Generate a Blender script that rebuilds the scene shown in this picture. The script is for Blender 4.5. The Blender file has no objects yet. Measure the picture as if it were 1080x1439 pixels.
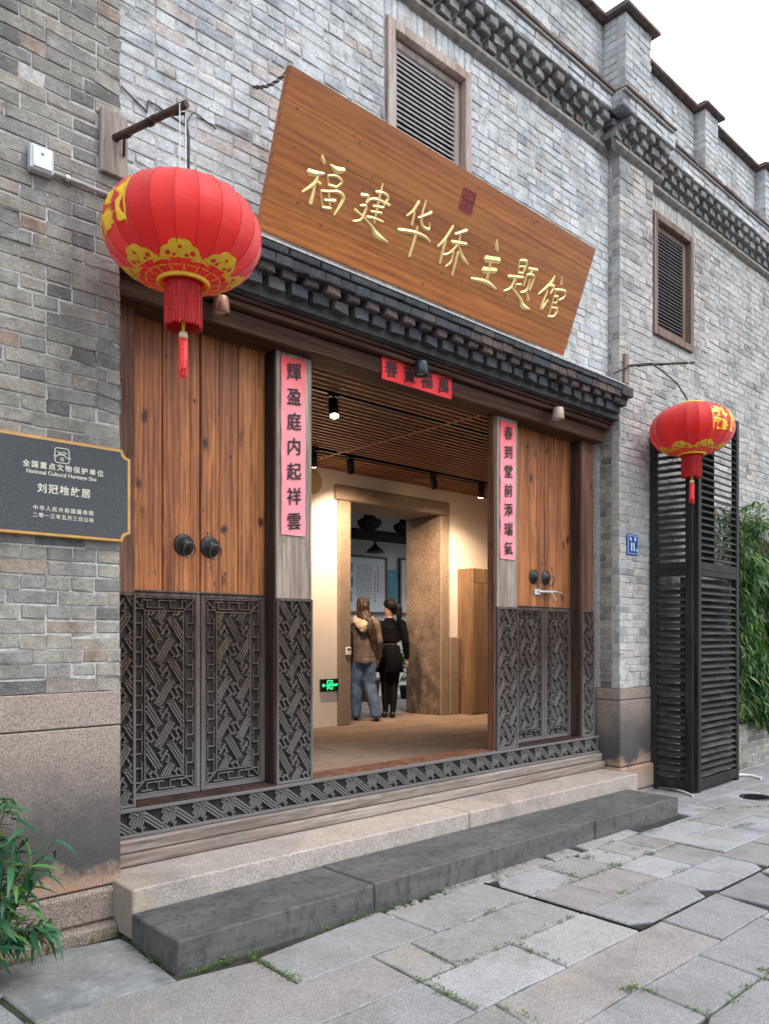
import bpy, bmesh, math, random, zlib
from mathutils import Vector, Matrix, noise
R=math.radians; PI=math.pi
random.seed(11)
sc=bpy.context.scene
col=sc.collection
# ------------------------------------------------------------------ camera
CAMD,CAMH,YAW,F=4.15,1.6,42.63,1100.0
cd=bpy.data.cameras.new('camera'); cam=bpy.data.objects.new('camera',cd); col.objects.link(cam)
cam.location=(0,-CAMD,CAMH); cam.rotation_euler=(R(90),0,R(-YAW))
cd.sensor_fit='HORIZONTAL'; cd.sensor_width=36; cd.lens=F/1080*36
cd.shift_x=0; cd.shift_y=(893-719.5)/1080; cd.clip_start=.05; cd.clip_end=500
sc.camera=cam
# ------------------------------------------------------------------ sky, sun, exposure
w=bpy.data.worlds.new("World"); sc.world=w; w.use_nodes=True
nt=w.node_tree; nt.nodes.clear()
wo=nt.nodes.new('ShaderNodeOutputWorld'); bg=nt.nodes.new('ShaderNodeBackground'); sky=nt.nodes.new('ShaderNodeTexSky')
sky.sky_type='NISHITA'; sky.sun_disc=False; sky.sun_elevation=R(58); sky.sun_rotation=R(150); sky.dust_density=4; sky.air_density=1.2
mixw=nt.nodes.new('ShaderNodeMix'); mixw.data_type='RGBA'; mixw.inputs[0].default_value=.88
nt.links.new(sky.outputs[0],mixw.inputs[6]); mixw.inputs[7].default_value=(8.3,8.95,9.8,1)   # the bright cloud cover over the street
nt.links.new(mixw.outputs[2],bg.inputs[0]); bg.inputs[1].default_value=.125
nt.links.new(bg.outputs[0],wo.inputs[0])
sd=bpy.data.lights.new('sun','SUN'); sd.energy=1.1; sd.angle=R(25); sd.color=(1,.98,.95)
sun=bpy.data.objects.new('sun',sd); col.objects.link(sun)
sun.rotation_euler=(R(38),0,R(25))
sc.view_settings.view_transform='Standard'; sc.view_settings.look='None'; sc.view_settings.gamma=1
sc.view_settings.exposure=0.85
sc.view_settings.use_curve_mapping=False
# ------------------------------------------------------------------ measured outlines (metres)
SLABS=[["cement",[[0.987,-0.197],[1.189,-0.133],[1.502,-0.108],[1.78,-0.16],[1.79,-0.274],[1.761,-0.818],[1.133,-0.787],[1.099,-0.434],[0.922,-0.459]]],["g",[[1.773,-0.83],[2.147,-0.892],[2.143,-1.235],[2.598,-1.235],[2.577,-1.6],[2.044,-1.6],[1.841,-1.6],[1.269,-1.235],[0.988,-0.984],[1.114,-0.802],[1.431,-0.795]]],["g",[[2.161,-0.871],[3.052,-0.79],[3.062,-1.235],[2.143,-1.235]]],["tan",[[2.598,-1.235],[2.858,-1.235],[2.821,-1.6],[2.577,-1.6]]],["dk",[[1.841,-1.6],[2.044,-1.6],[2.577,-1.6],[2.548,-1.965],[2.358,-1.965],[1.95,-1.87],[1.75,-1.686]]],["g",[[3.055,-0.845],[3.893,-0.845],[3.893,-1.235],[3.062,-1.235]]],["g",[[2.858,-1.235],[3.441,-1.235],[3.893,-1.235],[3.893,-1.6],[2.821,-1.6]]],["lt",[[2.577,-1.6],[3.24,-1.6],[3.208,-1.965],[2.548,-1.965]]],["lt",[[3.24,-1.6],[3.893,-1.6],[3.893,-1.965],[3.208,-1.965]]],["pk",[[2.661,-1.965],[4.125,-1.965],[4.094,-2.32],[2.923,-2.32],[2.691,-2.32],[2.593,-2.32],[2.609,-2.146]]],["g",[[4.125,-1.965],[4.809,-1.965],[4.729,-2.32],[4.094,-2.32]]],["g",[[4.809,-1.965],[5.472,-1.965],[5.238,-2.233],[4.82,-2.32]]],["g",[[3.253,-2.32],[3.813,-2.32],[3.783,-2.65],[3.221,-2.65]]],["g",[[3.813,-2.32],[4.584,-2.32],[4.451,-2.65],[3.783,-2.65]]],["g",[[2.691,-2.32],[3.253,-2.32],[3.221,-2.65],[2.936,-2.65],[2.767,-2.65],[2.512,-2.453]]],["g",[[3.221,-2.65],[3.783,-2.65],[3.688,-2.93],[3.112,-2.93],[2.899,-2.772]]],["dk",[[2.358,-1.965],[2.661,-1.965],[2.593,-2.32],[2.407,-2.32],[2.172,-2.103]]],["pk",[[3.62,-0.68],[3.813,-0.68],[3.893,-0.845],[3.616,-0.845]]],["tn",[[3.813,-0.68],[4.152,-0.68],[4.125,-0.885],[3.781,-0.845]]],["tn",[[4.152,-0.68],[4.631,-0.68],[4.648,-0.885],[4.125,-0.885]]],["tn",[[4.732,-0.68],[5.002,-0.68],[4.986,-0.885],[4.648,-0.885]]],["lt",[[5.095,-0.68],[5.858,-0.68],[5.82,-0.885],[5.064,-0.885]]],["g",[[0.55,-0.475],[1.085,-0.47],[1.112,-0.8],[0.55,-0.8]]],["lt",[[4.0,-0.885],[4.45,-0.885],[4.45,-1.235],[3.925,-1.235],[3.925,-0.97]]],["g",[[4.45,-0.885],[4.85,-0.885],[4.85,-1.235],[4.45,-1.235]]],["lt",[[4.85,-0.94],[4.92,-0.885],[5.15,-0.885],[5.15,-1.235],[4.85,-1.235]]],["lt",[[5.15,-0.885],[5.45,-0.885],[5.45,-1.235],[5.15,-1.235]]],["g",[[5.45,-0.885],[5.75,-0.885],[5.75,-1.235],[5.45,-1.235]]],["g",[[3.925,-1.235],[4.28,-1.235],[4.28,-1.6],[3.925,-1.6]]],["pk",[[4.28,-1.235],[4.83,-1.235],[4.83,-1.6],[4.28,-1.6]]],["lt",[[4.83,-1.235],[5.28,-1.235],[5.28,-1.6],[4.83,-1.6]]],["g",[[5.28,-1.235],[5.74,-1.235],[5.74,-1.6],[5.28,-1.6]]],["g",[[3.925,-1.6],[4.8,-1.6],[4.8,-1.84],[4.7,-1.95],[4.08,-1.95],[3.925,-1.86]]],["lt",[[4.8,-1.6],[5.23,-1.6],[5.23,-1.95],[4.9,-1.95],[4.8,-1.86]]],["lt",[[5.23,-1.6],[5.64,-1.6],[5.64,-1.88],[5.56,-1.95],[5.23,-1.95]]],["g",[[5.64,-1.6],[6.2,-1.6],[6.2,-1.95],[5.64,-1.95]]]]
MAN=[[(3.908,-.86),(3.908,-1.963),(6.2,-1.963)],[(4.81,-.87),(4.81,-.9)],[(6.2,-1.963),(6.2,-1.9)]]
STROKES={"fu":[[[3.018,0.54,0.0066],[3.029,0.515,0.0225],[3.048,0.498,0.012]],[[3.089,0.509,0.0094],[3.141,0.498,0.031],[3.203,0.519,0.0204]],[[2.942,0.415,0.029],[2.993,0.423,0.0265],[3.06,0.446,0.012]],[[3.021,0.427,0.0093],[3.002,0.367,0.02],[2.929,0.294,0.0106]],[[3.008,0.37,0.0133],[3.01,0.317,0.0174],[3.005,0.251,0.0228]],[[3.012,0.387,0.0133],[3.048,0.381,0.0174]],[[3.084,0.451,0.008],[3.108,0.395,0.0108]],[[3.093,0.447,0.0094],[3.151,0.465,0.0149],[3.201,0.45,0.0163],[3.172,0.407,0.0122]],[[3.109,0.398,0.0135],[3.169,0.406,0.015]],[[3.057,0.352,0.0081],[3.099,0.261,0.0109]],[[3.066,0.348,0.0108],[3.114,0.362,0.0122],[3.194,0.387,0.0164],[3.24,0.36,0.022],[3.197,0.249,0.0096]],[[3.117,0.365,0.0135],[3.16,0.271,0.0096]],[[3.102,0.306,0.0122],[3.184,0.33,0.0178]],[[3.098,0.262,0.0136],[3.163,0.279,0.0137]]],"jian":[[[3.372,0.431,0.0209],[3.432,0.444,0.0169],[3.426,0.401,0.0141]],[[3.383,0.371,0.0112],[3.432,0.382,0.0169],[3.424,0.319,0.0155],[3.402,0.286,0.0127],[3.352,0.266,0.0084]],[[3.347,0.332,0.0196],[3.42,0.318,0.0113],[3.509,0.287,0.0143],[3.562,0.252,0.0317],[3.678,0.238,0.0073]],[[3.523,0.555,0.0085],[3.521,0.463,0.0156],[3.526,0.31,0.0115]],[[3.483,0.49,0.0169],[3.544,0.505,0.0142],[3.591,0.491,0.0186],[3.571,0.438,0.0129]],[[3.43,0.402,0.0113],[3.452,0.433,0.0113],[3.504,0.451,0.0156],[3.623,0.454,0.0144]],[[3.485,0.404,0.0128],[3.576,0.424,0.0158]],[[3.478,0.368,0.0128],[3.569,0.388,0.0129]],[[3.454,0.326,0.0142],[3.517,0.338,0.0143],[3.598,0.342,0.0115]]],"hua":[[[3.862,0.563,0.0192],[3.83,0.492,0.0177],[3.783,0.443,0.0088]],[[3.847,0.489,0.0133],[3.848,0.405,0.0178]],[[3.921,0.589,0.0089],[3.918,0.474,0.0179],[3.949,0.43,0.018],[4.009,0.431,0.0181],[4.0,0.474,0.006]],[[3.997,0.537,0.021],[3.945,0.501,0.0135],[3.889,0.467,0.0119]],[[3.737,0.339,0.0176],[3.884,0.369,0.0209],[3.993,0.374,0.0182],[4.051,0.357,0.0092]],[[3.9,0.411,0.0134],[3.903,0.342,0.0195],[3.894,0.21,0.0181]]],"qiao":[[[4.228,0.525,0.017],[4.184,0.426,0.0185],[4.13,0.352,0.0123]],[[4.187,0.414,0.0232],[4.191,0.254,0.0171]],[[4.371,0.541,0.0204],[4.266,0.481,0.014]],[[4.318,0.495,0.0141],[4.317,0.431,0.0157],[4.259,0.351,0.0125],[4.204,0.321,0.0109]],[[4.25,0.423,0.0233],[4.402,0.455,0.019]],[[4.327,0.424,0.0094],[4.391,0.364,0.0238],[4.474,0.333,0.0112]],[[4.292,0.368,0.0188],[4.294,0.301,0.0157],[4.251,0.252,0.0094]],[[4.34,0.379,0.0205],[4.34,0.216,0.0175]]],"zhu":[[[4.702,0.585,0.0087],[4.715,0.536,0.0298],[4.742,0.512,0.0158]],[[4.632,0.424,0.0383],[4.789,0.458,0.0337]],[[4.638,0.344,0.0385],[4.782,0.382,0.0302]],[[4.698,0.423,0.0193],[4.707,0.295,0.023]],[[4.539,0.253,0.0174],[4.71,0.276,0.0265],[4.832,0.259,0.0126]]],"ti":[[[5.006,0.525,0.0127],[5.027,0.442,0.0146]],[[5.012,0.527,0.0181],[5.093,0.54,0.0219],[5.086,0.452,0.0146]],[[5.025,0.486,0.0109],[5.082,0.501,0.0146]],[[5.028,0.44,0.0146],[5.088,0.454,0.0146]],[[4.929,0.383,0.0217],[5.102,0.425,0.0202]],[[5.012,0.392,0.0164],[4.992,0.315,0.0182],[4.924,0.272,0.0109]],[[5.027,0.397,0.0128],[5.043,0.333,0.0128]],[[5.048,0.357,0.011],[5.102,0.371,0.0147]],[[5.005,0.322,0.0109],[5.142,0.269,0.0223],[5.186,0.231,0.0355],[5.288,0.228,0.0094]],[[5.133,0.503,0.0202],[5.243,0.523,0.0223]],[[5.188,0.505,0.0129],[5.15,0.455,0.0147]],[[5.137,0.459,0.0129],[5.134,0.367,0.0148]],[[5.137,0.459,0.0147],[5.223,0.468,0.0223],[5.216,0.36,0.0168]],[[5.186,0.436,0.013],[5.181,0.35,0.0186],[5.12,0.316,0.0129]],[[5.194,0.338,0.0093],[5.234,0.288,0.03]]],"guan":[[[5.469,0.546,0.0114],[5.447,0.481,0.0266],[5.336,0.363,0.0132]],[[5.407,0.452,0.0114],[5.499,0.468,0.0248],[5.479,0.407,0.0134]],[[5.436,0.423,0.0114],[5.42,0.269,0.0267],[5.478,0.362,0.0077]],[[5.564,0.57,0.0077],[5.581,0.512,0.0288]],[[5.526,0.452,0.0192],[5.652,0.476,0.0213],[5.666,0.432,0.0175],[5.61,0.392,0.0116]],[[5.534,0.45,0.0115],[5.544,0.245,0.0155]],[[5.539,0.4,0.0135],[5.585,0.413,0.0174],[5.589,0.366,0.0136],[5.548,0.355,0.0116]],[[5.548,0.314,0.0135],[5.627,0.322,0.0195],[5.605,0.259,0.0175],[5.53,0.239,0.0155]]]}
# ------------------------------------------------------------------ helpers
ORG={}
def crc(k): return zlib.crc32(repr(k).encode())
def org(p): return ORG.get(p.name,Vector((0,0,0))) if p else Vector((0,0,0))
def tag(o,label=None,cat=None,group=None,kind=None):
    if label:o['label']=label
    if cat:o['category']=cat
    if group:o['group']=group
    if kind:o['kind']=kind
    return o
def thing(name,loc,label,cat,group=None,rot=0):
    o=bpy.data.objects.new(name,None); col.objects.link(o); o.location=loc; o.rotation_euler=(0,0,rot)
    o.empty_display_size=.1
    ORG[o.name]=Vector(loc)
    return tag(o,label,cat,group)
class MB:
    def __init__(s): s.v=[]; s.f=[]; s.sm=[]
    def add(s,vs,fs,smooth=False):
        b=len(s.v); s.v+=[tuple(v) for v in vs]; s.f+=[tuple(b+i for i in f) for f in fs]; s.sm+=[smooth]*len(fs); return s
    def box(s,x0,x1,y0,y1,z0,z1,c=0,M=None):
        if c<=0:
            vs=[(x,y,z) for x in (x0,x1) for y in (y0,y1) for z in (z0,z1)]
            fs=[(0,1,3,2),(4,6,7,5),(0,4,5,1),(2,3,7,6),(0,2,6,4),(1,5,7,3)]
        else:
            c=min(c,(x1-x0)*.45,(y1-y0)*.45,(z1-z0)*.45)
            bm=bmesh.new(); bmesh.ops.create_cube(bm,size=1)
            for v in bm.verts: v.co=Vector(((x0+x1)/2+v.co.x*(x1-x0),(y0+y1)/2+v.co.y*(y1-y0),(z0+z1)/2+v.co.z*(z1-z0)))
            bmesh.ops.bevel(bm,geom=bm.edges[:],offset=c,segments=1,affect='EDGES')
            bm.verts.index_update(); vs=[tuple(v.co) for v in bm.verts]; fs=[tuple(v.index for v in f.verts) for f in bm.faces]; bm.free()
        if M: vs=[tuple(M@Vector(v)) for v in vs]
        return s.add(vs,fs)
    def bar(s,a,b,w,h=None,up=(0,0,1)):
        a=Vector(a);b=Vector(b);d=(b-a).normalized();u=Vector(up); r=d.cross(u)
        if r.length<1e-4: u=Vector((0,1,0)); r=d.cross(u)
        r.normalize(); u=r.cross(d); h=h or w
        vs=[p+r*i*w/2+u*j*h/2 for p in (a,b) for i,j in ((-1,-1),(1,-1),(1,1),(-1,1))]
        return s.add(vs,[(0,3,2,1),(4,5,6,7),(0,1,5,4),(1,2,6,5),(2,3,7,6),(3,0,4,7)])
    def tube(s,pts,r,n=10,cap=True):
        pts=[Vector(p) for p in pts]; rs=r if isinstance(r,(list,tuple)) else [r]*len(pts)
        vs=[];fs=[]; pr=None
        for i,p in enumerate(pts):
            d=(pts[min(i+1,len(pts)-1)]-pts[max(i-1,0)]).normalized()
            if pr is None:
                u=Vector((0,0,1)) if abs(d.z)<.9 else Vector((1,0,0)); pr=d.cross(u).normalized()
            pr=(pr-d*pr.dot(d)).normalized(); q=d.cross(pr)
            vs+=[p+(pr*math.cos(2*PI*k/n)+q*math.sin(2*PI*k/n))*rs[i] for k in range(n)]
        for i in range(len(pts)-1):
            for k in range(n):
                a=i*n+k;b=i*n+(k+1)%n; fs.append((a,b,b+n,a+n))
        s.add(vs,fs,True)
        if cap:
            s.add([vs[k] for k in range(n)],[tuple(range(n))[::-1]]); s.add(vs[-n:],[tuple(range(n))])
        return s
    def lathe(s,prof,c=(0,0,0),n=24,axis='z',M=None,rad=None):
        vs=[];fs=[]
        for i,(r,z) in enumerate(prof):
            for k in range(n):
                a=2*PI*k/n; rr=r*(rad(a,i) if rad else 1)
                p=Vector((rr*math.cos(a),rr*math.sin(a),z))
                if axis=='y': p=Vector((p.x,-p.z,p.y))
                p=p+Vector(c)
                if M: p=M@p
                vs.append(p)
        for i in range(len(prof)-1):
            for k in range(n):
                a=i*n+k;b=i*n+(k+1)%n; fs.append((a,b,b+n,a+n))
        return s.add(vs,fs,True)
    def prism(s,poly,z0,z1,c=0,f=None):
        # poly in (x,y); extruded z0..z1 with chamfered top; f maps a point
        n=len(poly); cx=sum(p[0] for p in poly)/n; cy=sum(p[1] for p in poly)/n
        def ins(d):
            o=[]
            for i in range(n):
                p=Vector(poly[i]);a=Vector(poly[i-1]);b=Vector(poly[(i+1)%n])
                e1=(p-a).normalized();e2=(b-p).normalized(); n1=Vector((-e1.y,e1.x));n2=Vector((-e2.y,e2.x))
                m=(n1+n2); m=m/max(.3,m.length_squared)*2
                o.append(p+m*d*s0)
            return o
        ar=sum(poly[i-1][0]*poly[i][1]-poly[i][0]*poly[i-1][1] for i in range(n)); s0=1 if ar>0 else -1
        if s0<0: poly=poly[::-1]; s0=1
        rings=[[(p[0],p[1],z0) for p in poly],[(p[0],p[1],z1-c) for p in poly]]
        if c>0: rings.append([(p[0],p[1],z1) for p in ins(c)])
        vs=[q for r in rings for q in r]; fs=[]
        for i in range(len(rings)-1):
            for k in range(n): a=i*n+k;b=i*n+(k+1)%n; fs.append((a,b,b+n,a+n))
        fs.append(tuple(range(n))[::-1]); fs.append(tuple(range(len(vs)-n,len(vs))))
        if f: vs=[f(Vector(v)) for v in vs]
        return s.add(vs,fs)
    def build(s,name,mat,parent=None,kind=None,label=None,at=None,auto=None):
        o_=Vector(at) if at is not None else org(parent)
        me=bpy.data.meshes.new(name); me.from_pydata([tuple(Vector(v)-o_) for v in s.v],[],s.f)
        me.polygons.foreach_set('use_smooth',s.sm)
        mats=mat if isinstance(mat,(list,tuple)) else [mat]
        for m in mats: me.materials.append(m)
        me.validate(); me.update()
        o=bpy.data.objects.new(name,me); col.objects.link(o)
        if parent: o.parent=parent; o.location=o_-org(parent)
        else: o.location=o_
        ORG[o.name]=o_
        if kind:o['kind']=kind
        if label:o['label']=label
        return o
def inst(name,me,parent,loc,scale=(1,1,1),rot=(0,0,0),label=None):
    o=bpy.data.objects.new(name,me); col.objects.link(o); o.parent=parent
    o.location=Vector(loc)-org(parent); o.scale=scale; o.rotation_euler=rot
    if label:o['label']=label
    return o
# ------------------------------------------------------------------ materials
class NM:
    def __init__(s,name):
        s.m=bpy.data.materials.new(name); s.m.use_nodes=True; s.t=s.m.node_tree; s.b=s.t.nodes['Principled BSDF']
        s.out=s.t.nodes['Material Output']
    def n(s,ty,**kw):
        x=s.t.nodes.new('ShaderNode'+ty)
        for k,v in kw.items(): setattr(x,k,v)
        return x
    def l(s,a,b): s.t.links.new(a,b)
    def val(s,x,i,v):
        if hasattr(v,'links') or hasattr(v,'is_output'): s.l(v,x.inputs[i])
        else: x.inputs[i].default_value=v
    def math(s,op,a,b=0,c=None,clamp=False):
        x=s.n('Math',operation=op,use_clamp=clamp); s.val(x,0,a); s.val(x,1,b)
        if c is not None: s.val(x,2,c)
        return x.outputs[0]
    def coord(s,rand=0,kind='Object'):
        tc=s.n('TexCoord'); c=tc.outputs[kind]
        if rand:
            oi=s.n('ObjectInfo'); a=s.n('VectorMath',operation='SCALE'); cb=s.n('CombineXYZ')
            s.l(oi.outputs['Random'],cb.inputs[0]); s.l(s.math('MULTIPLY',oi.outputs['Random'],7.3),cb.inputs[1]); s.l(s.math('MULTIPLY',oi.outputs['Random'],-3.1),cb.inputs[2])
            s.l(cb.outputs[0],a.inputs[0]); a.inputs[3].default_value=rand
            d=s.n('VectorMath',operation='ADD'); s.l(c,d.inputs[0]); s.l(a.outputs[0],d.inputs[1]); c=d.outputs[0]
        return c
    def world(s):
        return s.n('NewGeometry').outputs['Position']
    def map(s,c,scale=(1,1,1),rot=(0,0,0),loc=(0,0,0)):
        x=s.n('Mapping'); s.l(c,x.inputs[0]); x.inputs['Scale'].default_value=scale; x.inputs['Rotation'].default_value=rot; x.inputs['Location'].default_value=loc; return x.outputs[0]
    def noise(s,c,scale=5,detail=4,rough=.55,dist=0):
        x=s.n('TexNoise'); s.l(c,x.inputs['Vector']); x.inputs['Scale'].default_value=scale; x.inputs['Detail'].default_value=detail; x.inputs['Roughness'].default_value=rough; x.inputs['Distortion'].default_value=dist; return x.outputs[0]
    def vor(s,c,scale=5,out='Distance',feature='F1'):
        x=s.n('TexVoronoi',feature=feature); s.l(c,x.inputs['Vector']); x.inputs['Scale'].default_value=scale; return x.outputs[out]
    def ramp(s,fac,stops,interp='LINEAR'):
        x=s.n('ValToRGB'); r=x.color_ramp; r.interpolation=interp
        while len(r.elements)<len(stops): r.elements.new(.5)
        for e,(p,c) in zip(r.elements,stops):
            e.position=p; e.color=(c,c,c,1) if not isinstance(c,(tuple,list)) else (*c,1)
        s.l(fac,x.inputs[0]); return x.outputs[0]
    def mix(s,fac,a,b,mode='MIX'):
        x=s.n('Mix',data_type='RGBA',blend_type=mode)
        for i,v in ((0,fac),(6,a),(7,b)):
            if hasattr(v,'is_output'): s.l(v,x.inputs[i])
            elif i==0: x.inputs[0].default_value=v
            else: x.inputs[i].default_value=(*v,1) if len(v)==3 else v
        return x.outputs[2]
    def rng(s,v,a,b,c=0,d=1):
        x=s.n('MapRange'); s.l(v,x.inputs[0]); x.inputs[1].default_value=a;x.inputs[2].default_value=b;x.inputs[3].default_value=c;x.inputs[4].default_value=d; return x.outputs[0]
    def bump(s,h,dist=.004,strength=.6,prev=None):
        x=s.n('Bump'); s.l(h,x.inputs['Height']); x.inputs['Distance'].default_value=dist; x.inputs['Strength'].default_value=strength
        if prev: s.l(prev,x.inputs['Normal'])
        s.l(x.outputs[0],s.b.inputs['Normal']); return x.outputs[0]
    def base(s,c):
        if hasattr(c,'is_output'): s.l(c,s.b.inputs[0])
        else: s.b.inputs[0].default_value=(*c,1)
        return s
    def rough(s,v):
        if hasattr(v,'is_output'): s.l(v,s.b.inputs['Roughness'])
        else: s.b.inputs['Roughness'].default_value=v
        return s
    def spec(s,v): s.b.inputs['Specular IOR Level'].default_value=v; return s
    def metal(s,v): s.b.inputs['Metallic'].default_value=v; return s
def rndid(m):
    oi=m.n('ObjectInfo'); g=m.n('NewGeometry')
    return m.math('FRACT',m.math('ADD',m.math('MULTIPLY',oi.outputs['Random'],5.37),m.math('MULTIPLY',g.outputs['Random Per Island'],3.91)))
def simple(name,c,r=.6,metal=0,nz=.15,scale=20):
    m=NM(name); n=m.noise(m.coord(),scale,4); f=m.rng(n,.3,.7,1-nz,1+nz)
    cc=m.n('Mix',data_type='RGBA',blend_type='MULTIPLY'); cc.inputs[0].default_value=1; cc.inputs[6].default_value=(*c,1)
    cb=m.n('CombineXYZ'); [m.l(f,cb.inputs[i]) for i in range(3)]; m.l(cb.outputs[0],cc.inputs[7])
    m.base(cc.outputs[2]).rough(r).metal(metal); return m.m
def brickmat(name,stops,wash=0.0,washc=(.62,.63,.64),stain=.5,soot=0.0):
    m=NM(name); r=rndid(m)
    c=m.ramp(r,stops)
    W=m.world()
    n1=m.noise(W,9,5,.65); n2=m.noise(W,55,4,.7); n3=m.noise(m.map(W,(1,1,.55)),1.3,4,.6)
    c=m.mix(m.rng(n1,.38,.62),m.mix(.75,c,(.48,.47,.46),'MULTIPLY'),c)
    c=m.mix(m.rng(n2,.42,.72,0,.45),c,(.10,.10,.10))
    n4=m.noise(m.map(W,(1,1,1.6)),22,6,.75,.5)
    c=m.mix(m.rng(n4,.55,.62,0,.55),c,m.mix(.5,c,washc))
    # pale lime bloom, in patches of its own
    wm=m.math('MULTIPLY',m.rng(m.noise(W,3.1,6,.72),.36,.66),1.0)
    c=m.mix(m.math('MULTIPLY',wm,wash),c,washc)
    r2=m.math('FRACT',m.math('MULTIPLY',r,17.3))
    c=m.mix(m.rng(r2,.0,1,0,.20),c,m.mix(1,c,(.62,.66,.72),'MULTIPLY'))
    c=m.mix(m.math('MULTIPLY',m.rng(n3,.55,.75),stain),c,(.13,.125,.115))
    sv=m.noise(m.map(W,(2.2,2.2,.22)),2.4,6,.7); c=m.mix(m.rng(sv,.50,.70,0,.45),c,m.mix(1,c,(.50,.49,.47),'MULTIPLY'))
    gr=m.noise(W,160,3,.8); c=m.mix(m.rng(gr,.35,.65,.0,.5),m.mix(1,c,(1.18,1.17,1.16),'MULTIPLY'),m.mix(1,c,(.62,.62,.62),'MULTIPLY'))
    pt=m.vor(W,38); c=m.mix(m.math('MULTIPLY',m.rng(pt,.10,.22,1,0),m.rng(n1,.45,.6)),c,(.06,.058,.055))
    m.base(c).rough(.92).spec(.25)
    b=m.bump(m.math('ADD',m.math('MULTIPLY',n1,.9),m.math('ADD',n2,m.math('MULTIPLY',n4,.8))),.008,.9)
    return m.m
GREY=[(0,(.10,.10,.102)),(.12,(.19,.185,.175)),(.32,(.29,.27,.235)),(.5,(.36,.33,.285)),(.66,(.245,.243,.235)),(.8,(.41,.37,.315)),(.93,(.32,.275,.225)),(.98,(.34,.215,.15)),(1,(.28,.255,.225))]
LIGHT=[(0,(.27,.295,.33)),(.10,(.42,.445,.475)),(.3,(.57,.58,.595)),(.6,(.64,.64,.63)),(.8,(.52,.545,.575)),(.93,(.50,.46,.41)),(.985,(.50,.37,.29)),(1,(.50,.43,.37))]
SIDE=[(0,(.22,.22,.22)),(.15,(.38,.37,.36)),(.4,(.51,.485,.455)),(.65,(.57,.54,.50)),(.82,(.45,.45,.455)),(.95,(.53,.47,.42)),(1,(.50,.44,.39))]
M_brickA=brickmat('pier_brick',GREY,.22,(.50,.47,.43),.6)
M_brickB=brickmat('pale_brick',LIGHT,.60,(.74,.755,.775),.30)
M_brickC=brickmat('side_brick',SIDE,.40,(.68,.66,.64),.30)
M_corb=brickmat('corbel_brick_grey',[(0,(.10,.10,.105)),(.3,(.22,.215,.21)),(.6,(.33,.32,.31)),(.85,(.20,.20,.205)),(.96,(.26,.20,.16)),(1,(.24,.13,.10))],.25,(.5,.5,.5),.6)
DARKB=[(0,(.022,.026,.032)),(.4,(.052,.056,.064)),(.7,(.036,.046,.058)),(1,(.10,.085,.078))]
M_slate=brickmat('slate_brick',DARKB,.16,(.15,.16,.18),.4)
BROWNB=[(0,(.05,.035,.032)),(.5,(.11,.072,.062)),(1,(.16,.11,.095))]
M_brownb=brickmat('brown_brick',BROWNB,.2,(.2,.17,.16),.3)
def mortar():
    m=NM('mortar'); W=m.world(); n=m.noise(W,30,5,.7)
    m.base(m.ramp(n,[(.3,(.26,.25,.235)),(.5,(.42,.405,.385)),(.7,(.56,.545,.52))])).rough(.95).spec(.2); m.bump(n,.006,.7); return m.m
M_mortar=mortar()
def granite(name,c1,c2,c3,soot=False,scale=1,rnd=.0,relief=.003,slate=False):
    m=NM(name); W=m.world()
    v=m.vor(W,210*scale,'Color'); n=m.noise(W,90*scale,3,.7); n2=m.noise(W,4,5,.65)
    sp=m.n('SeparateColor'); m.l(v,sp.inputs[0])
    k=m.math('ADD',m.math('MULTIPLY',sp.outputs[0],.5),m.math('MULTIPLY',n,.5))
    c=m.ramp(k,[(.18,c1),(.42,c2),(.78,c3)])
    c=m.mix(m.rng(n2,.35,.7,.0,.4),c,m.mix(1,c,(.62,.60,.58),'MULTIPLY'))
    if rnd:
        r=rndid(m); t=m.ramp(r,[(0,(.72,.74,.78)),(.3,(1,1,1)),(.55,(.94,.86,.80)),(.8,(1.0,1.02,1.05)),(1,(.85,.85,.84))]); c=m.mix(rnd,c,m.mix(1,c,t,'MULTIPLY'))
        st=m.noise(W,1.7,6,.7,.4); c=m.mix(m.rng(st,.50,.72,0,.6),c,(.13,.12,.11)); c=m.mix(m.rng(m.noise(W,5,6,.75,.3),.55,.68,0,.4),c,m.mix(1,c,(.62,.58,.52),'MULTIPLY')); c=m.mix(m.rng(m.noise(W,.9,3,.6),.6,.72,0,.4),c,(.36,.29,.21))
    if soot:
        z=m.n('SeparateXYZ'); m.l(W,z.inputs[0]); zz=m.math('ADD',z.outputs[2],m.math('MULTIPLY',m.noise(W,2.6,5,.7),.55))
        # old black grime band and rusty lichen below it
        s1=m.ramp(m.rng(zz,.3,1.5),[(.04,0),(.22,0),(.31,.93),(.50,.80),(.80,.15),(1,0)])
        c=m.mix(s1,c,(.045,.045,.048))
        s2=m.ramp(m.rng(zz,.2,.9),[(.0,0),(.28,.1),(.45,.8),(.55,.7),(.68,0)])
        c=m.mix(m.math('MULTIPLY',s2,m.rng(m.noise(W,14,4,.7),.35,.6)),c,(.36,.19,.10))
    if slate:
        st=m.noise(m.map(W,(.6,1.4,3)),2.5,7,.72,.6); c=m.mix(m.rng(st,.40,.70,0,.7),c,(.15,.148,.145)); c=m.mix(m.rng(m.noise(m.map(W,(2.5,2.5,1)),9,6,.75),.5,.66,0,.7),c,(.025,.025,.022))
    m.base(c).rough(.85).spec(.3); m.bump(m.math('ADD',m.noise(W,45,5,.75),m.math('MULTIPLY',n2,2)),relief*2,.6); return m.m
M_plinth=granite('plinth_granite',(.14,.108,.092),(.29,.228,.190),(.42,.345,.295),soot=True)
M_stone=granite('worn_step_granite',(.17,.14,.125),(.36,.315,.28),(.54,.48,.435),rnd=.35)
M_roughstone=granite('rough_granite',(.10,.075,.065),(.25,.195,.165),(.40,.33,.28),relief=.015)
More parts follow.
